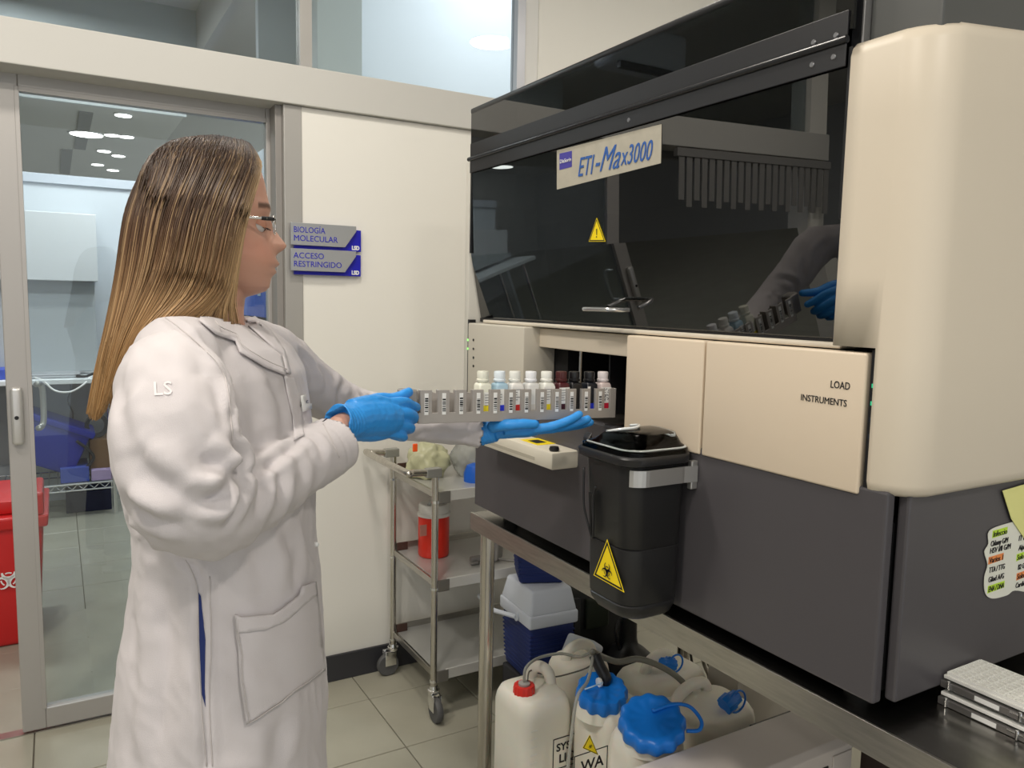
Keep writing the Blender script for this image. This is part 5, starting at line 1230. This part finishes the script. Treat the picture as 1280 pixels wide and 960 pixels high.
MG = glassmat('lens', (.96, .97, .97), 1, 1.3)
for gc, ring in GF:
    bm = BM(); bm.faces.new([bm.verts.new(p) for p in ring]); obj('lens', bm, MG, go)
for s in (-1, 1):
    tp = GF[0 if s < 0 else 1][0] + lh * (s * .031) - fh * .007 + Vector((0, 0, .006)); bm = BM(); tube(bm, [tp + fh * .005, tp - fh * .012 + lh * s * .004], .0028, 8); obj('hinge_end', bm, M_black, go)
# ---- hair ----
G = [  # rows s, each: (x, y, v) root -> tip
    [(312, 185, -.004), (321, 203, -.028), (317, 232, -.050), (309, 262, -.066), (302, 292, -.074), (297, 325, -.076), (293, 352, -.074), (290, 375, -.066), (296, 404, -.06)],
    [(308, 179, -.004), (313, 200, -.040), (303, 235, -.070), (290, 270, -.083), (281, 305, -.088), (273, 340, -.088), (262, 368, -.092), (238, 386, -.105), (205, 404, -.115)],
    [(290, 174, -.002), (284, 198, -.052), (266, 238, -.084), (252, 275, -.092), (244, 312, -.096), (234, 350, -.100), (215, 383, -.110), (188, 412, -.120), (160, 455, -.110)],
    [(268, 171, -.002), (250, 200, -.055), (228, 240, -.086), (215, 280, -.092), (207, 322, -.096), (194, 362, -.100), (176, 400, -.108), (158, 440, -.105), (143, 490, -.090)],
    [(245, 174, -.002), (220, 204, -.048), (197, 243, -.074), (187, 285, -.080), (180, 330, -.082), (170, 372, -.086), (158, 412, -.090), (146, 455, -.086), (133, 508, -.070)],
    [(226, 182, -.001), (196, 212, -.028), (176, 250, -.044), (167, 292, -.050), (160, 336, -.052), (152, 378, -.056), (142, 420, -.060), (132, 462, -.056), (124, 514, -.045)],
    [(220, 186, 0), (186, 214, 0), (165, 252, 0), (157, 295, 0), (151, 340, 0), (143, 382, 0), (134, 424, 0), (124, 466, 0), (116, 508, 0)]]
grid = np.array([[list(onhead(*p)) for p in r] for r in G])   # s, t, 3
def cr(a_, b_, c__, d_, t): return .5 * ((2 * b_) + (c__ - a_) * t + (2 * a_ - 5 * b_ + 4 * c__ - d_) * t * t + (3 * b_ - a_ - 3 * c__ + d_) * t ** 3)
def samp(arr, x):
    n_ = len(arr) - 1; x = min(max(x, 0), 1) * n_; i = min(int(x), n_ - 1); t = x - i
    return cr(arr[max(i - 1, 0)], arr[i], arr[i + 1], arr[min(i + 2, n_)], t)
NS, NT = 61, 49
half = np.array([[samp(np.array([samp(r, t) for r in grid]), s) for t in np.linspace(0, 1, NT)] for s in np.linspace(0, 1, NS)])
BVB = BVHTree.FromPolygons([Vector(v) for v in V], [tuple(p.vertices) for p in body.polygons])
for it in range(3):
    for i in range(NS):
        for j in range(int(NT * .80)):
            p = Vector(half[i, j]); c0, n0, _, d0 = BVB.find_nearest(p)
            if (p - c0).dot(n0) < .0055: half[i, j] = np.array(c0 + n0 * .0065)
    hs = half.copy(); hs[1:-1, 1:-1] = (half[1:-1, 1:-1] * 2 + half[:-2, 1:-1] + half[2:, 1:-1] + half[1:-1, :-2] + half[1:-1, 2:]) / 6; half = hs
for it in range(5):
    hs = half.copy(); hs[1:-1, 1:-1] = (half[1:-1, 1:-1] * 2 + half[:-2, 1:-1] + half[2:, 1:-1] + half[1:-1, :-2] + half[1:-1, 2:]) / 6; half = hs
hc = np.array(HC); lhn = np.array(lh)
def mirror(P): d_ = (P - hc) @ lhn; return P - 2 * d_[..., None] * lhn
def hair_col(s, t, r):
    root = np.array((.040, .021, .013)); mid = np.array((.105, .054, .027)); tip = np.array((.46, .27, .115)); blond = np.array((.62, .42, .22))
    k1 = min(1, max(0, (t - .08) / .38)); k2 = min(1, max(0, (t - .42) / .5))
    c = root * (1 - k1) + mid * k1; c = c * (1 - k2) + tip * k2
    lock = max(0, 1 - s / .16) * min(1, t / .12) * .75; st = (r > .80) * min(1, t / .3) * .42
    b_ = max(lock, st); c = c * (1 - b_) + blond * b_
    return c * (.72 + .56 * ((r * 7.3) % 1))
mh = bpy.data.materials.new('hair'); mh.use_nodes = True; nt_h = mh.node_tree; bb = nt_h.nodes['Principled BSDF']; bb.inputs['Roughness'].default_value = .42; bb.inputs['Specular IOR Level'].default_value = .45
at2 = nt_h.nodes.new('ShaderNodeAttribute'); at2.attribute_name = 'haircol'; nt_h.links.new(at2.outputs['Color'], bb.inputs['Base Color'])
verts, faces, cols = [], [], []
def sheet(P, inset, flip):
    """closed under-layer of the hair"""
    b0 = len(verts); Nn = np.cross(np.gradient(P, axis=0), np.gradient(P, axis=1)); Nn /= (np.linalg.norm(Nn, axis=2, keepdims=True) + 1e-9)
    if flip: Nn = -Nn
    for lay in (0, 1):
        for i in range(NS):
            for j in range(NT):
                s, t = i / (NS - 1), j / (NT - 1); tj = t * .93 * (NT - 1); j0 = min(int(tj), NT - 2); tf = tj - j0; w_ = .0028 + lay * (.004 + .010 * min(1, t * 1.6)) * (1 - .7 * max(0, t - .8) * 5)
                p = P[i, j0] * (1 - tf) + P[i, j0 + 1] * tf - Nn[i, j0] * w_; verts.append(p); cols.append(hair_col(s, t, .3) * .9)
    for i in range(NS - 1):
        for j in range(NT - 1):
            a_ = b0 + i * NT + j; faces.append((a_, a_ + NT, a_ + NT + 1, a_ + 1)); o_ = NS * NT; faces.append((a_ + o_, a_ + o_ + 1, a_ + o_ + NT + 1, a_ + o_ + NT))
    o_ = NS * NT
    for j in range(NT - 1):
        for i in (0, NS - 1): a_ = b0 + i * NT + j; faces.append((a_, a_ + 1, a_ + 1 + o_, a_ + o_))
    for i in range(NS - 1):
        a_ = b0 + i * NT + NT - 1; faces.append((a_, a_ + NT, a_ + NT + o_, a_ + o_))
    return Nn
rng = np.random.default_rng(5)
for side in (0, 1):
    P = half if side == 0 else mirror(half); Nn = sheet(P, 0, side == 1)
    # make the normals point away from the head centre
    if np.mean(np.sum(Nn[20:40, 10:20] * (P[20:40, 10:20] - hc), axis=-1)) < 0: Nn = -Nn
    NSTR = 3400 if side == 0 else 1200; K = 17
    for q in range(NSTR):
        s0 = rng.random(); clump = round(s0 * 46) / 46; r = rng.random(); out = rng.uniform(-.0004, .0035); t1 = rng.uniform(.88, 1.07); ph = rng.uniform(0, 6.3); t0 = rng.uniform(0, .05) if rng.random() < .75 else rng.uniform(.05, .5)
        pts = []; cc = []
        for k in range(K):
            t = t0 + (t1 - t0) * k / (K - 1); s = s0 + (clump - s0) * min(1, max(0, t - .2)) * .65 + .006 * math.sin(ph + t * 5); s = min(max(s, 0), 1)
            fi, fj = s * (NS - 1), min(t, 1) * (NT - 1); i, j = min(int(fi), NS - 2), min(int(fj), NT - 2); a_, b_ = fi - i, fj - j
            L = lambda A: (A[i, j] * (1 - a_) + A[i + 1, j] * a_) * (1 - b_) + (A[i, j + 1] * (1 - a_) + A[i + 1, j + 1] * a_) * b_
            p = L(P); n = L(Nn)
            if t > 1: p = p + (P[i, NT - 1] - P[i, NT - 3]) * (t - 1) * 12
            cl = math.cos((s0 - clump) * 46 * math.pi) ** 2
            p = p + n * (out + .0045 * cl * min(1, t * 3)); pts.append(p); cc.append(hair_col(s0, min(t, 1), r))
        pts = np.array(pts); tg = np.gradient(pts, axis=0); tg /= np.linalg.norm(tg, axis=1, keepdims=True) + 1e-9; up = np.array((0.3, .2, .93)); sd = np.cross(tg, up); sd /= np.linalg.norm(sd, axis=1, keepdims=True) + 1e-9; u2 = np.cross(sd, tg)
        b0 = len(verts)
        for k in range(K):
            rad = .0009 * (1 - .65 * (k / (K - 1)) ** 2)
            for a_ in range(3): verts.append(pts[k] + rad * (sd[k] * math.cos(a_ * 2.094) + u2[k] * math.sin(a_ * 2.094))); cols.append(cc[k])
        for k in range(K - 1):
            for a_ in range(3): x0 = b0 + k * 3; faces.append((x0 + a_, x0 + (a_ + 1) % 3, x0 + 3 + (a_ + 1) % 3, x0 + 3 + a_))
hm = bpy.data.meshes.new('hair'); hm.from_pydata([tuple(v) for v in verts], [], faces); hm.update()
ca_ = hm.color_attributes.new('haircol', 'FLOAT_COLOR', 'POINT'); ca_.data.foreach_set('color', np.c_[np.array(cols), np.ones(len(cols))].ravel())
obj('hair', hm, mh, person, smooth=True)
# ---- gloves: five separate fingers each ----
M_glove = mat('nitrile_blue', (.035, .30, .78), .42, bump=.12, bscale=180)
def glove(wrist, palm, fingers, thumb, cuff, name):
    bm = BM(); limb(bm, palm[0], palm[1], 20)
    for extra in palm[2:]: limb(bm, extra[0], extra[1], 16)
    for (P_, r0, r1) in fingers + [thumb]: limb(bm, P_, list(np.linspace(r0, r1, len(P_))), 14); bulb(bm, P_[-1], r1); bulb(bm, P_[0], r0)
    limb(bm, cuff[0], cuff[1], 24)
    me = remesh(bm, .0019, 2, .5); V, N = verts_of(me); d_ = np.array([noise.noise(Vector(v) * 60) * .5 + noise.noise(Vector(v) * 130) * .35 for v in V])
    w0 = np.array(cuff[0][0]); ax = np.array((cuff[0][-1] - cuff[0][0]).normalized()); s_ = (V - w0) @ ax
    d_ += .9 * np.exp(-(s_ / .03) ** 2) * np.sin(s_ * 900 + V[:, 2] * 200) * .5
    rad_ = np.linalg.norm((V - w0) - s_[:, None] * ax, axis=1); hole = (s_ < .003) & (rad_ < cuff[1][0] - .0035)
    V = V + N * (d_ * .0011)[:, None]; V[hole] += ax * .016; me.vertices.foreach_set('co', V.ravel()); me.update(); return obj(name, me, M_glove, person, smooth=True)
o_ = ony
glove(None, [[o_(428, 530, 1.160), o_(448, 524, 1.185), o_(470, 523, 1.21), o_(490, 523, 1.232)], [.026, .031, .032, .027],
             ([o_(440, 512, 1.18), o_(465, 505, 1.21), o_(487, 506, 1.232)], [.017, .016, .012]), ([o_(438, 538, 1.17), o_(463, 541, 1.20), o_(487, 539, 1.228)], [.016, .015, .012])],
      [([o_(486, 505, 1.228), o_(505, 503, 1.245), o_(514, 507, 1.262), o_(520, 509, 1.275)], .0108, .0085),
       ([o_(488, 516, 1.222), o_(508, 517, 1.234), o_(517, 521, 1.252), o_(514, 525, 1.270), o_(503, 526, 1.275)], .0110, .0085),
       ([o_(487, 528, 1.220), o_(506, 531, 1.232), o_(513, 535, 1.248), o_(508, 537, 1.265), o_(497, 536, 1.27)], .0105, .0082),
       ([o_(482, 539, 1.218), o_(499, 543, 1.228), o_(504, 546, 1.242), o_(500, 546, 1.256), o_(491, 544, 1.262)], .0095, .0075)],
      ([o_(450, 508, 1.235), o_(472, 500, 1.258), o_(492, 499, 1.272), o_(504, 494, 1.282), o_(511, 490, 1.290)], .0135, .0085),
      ([o_(421, 527, 1.153), o_(429, 528, 1.160), o_(441, 526, 1.174)], [.028, .0265, .028]), 'glove')
glove(None, [[o_(612, 536, 1.352), o_(635, 534, 1.336), o_(655, 534, 1.326), o_(672, 534, 1.318)], [.021, .023, .021, .017],
             ([o_(630, 536, 1.315), o_(652, 537, 1.305), o_(672, 536, 1.298)], [.014, .014, .011])],
      [([o_(668, 536, 1.293), o_(690, 533, 1.280), o_(712, 525, 1.272), o_(724, 518, 1.272)], .0100, .0080),
       ([o_(670, 537, 1.302), o_(695, 535, 1.290), o_(718, 530, 1.280), o_(734, 524, 1.278)], .0102, .0082),
       ([o_(672, 537, 1.318), o_(698, 535, 1.308), o_(722, 532, 1.300), o_(738, 528, 1.296)], .0098, .0078),
       ([o_(672, 537, 1.335), o_(694, 535, 1.330), o_(712, 533, 1.325), o_(724, 531, 1.322)], .0085, .0070)],
      ([o_(618, 533, 1.325), o_(634, 531, 1.297), o_(652, 530, 1.286), o_(668, 530, 1.282)], .0125, .0088),
      ([o_(598, 540, 1.365), o_(608, 538, 1.358), o_(620, 536, 1.346)], [.029, .027, .026]), 'glove')
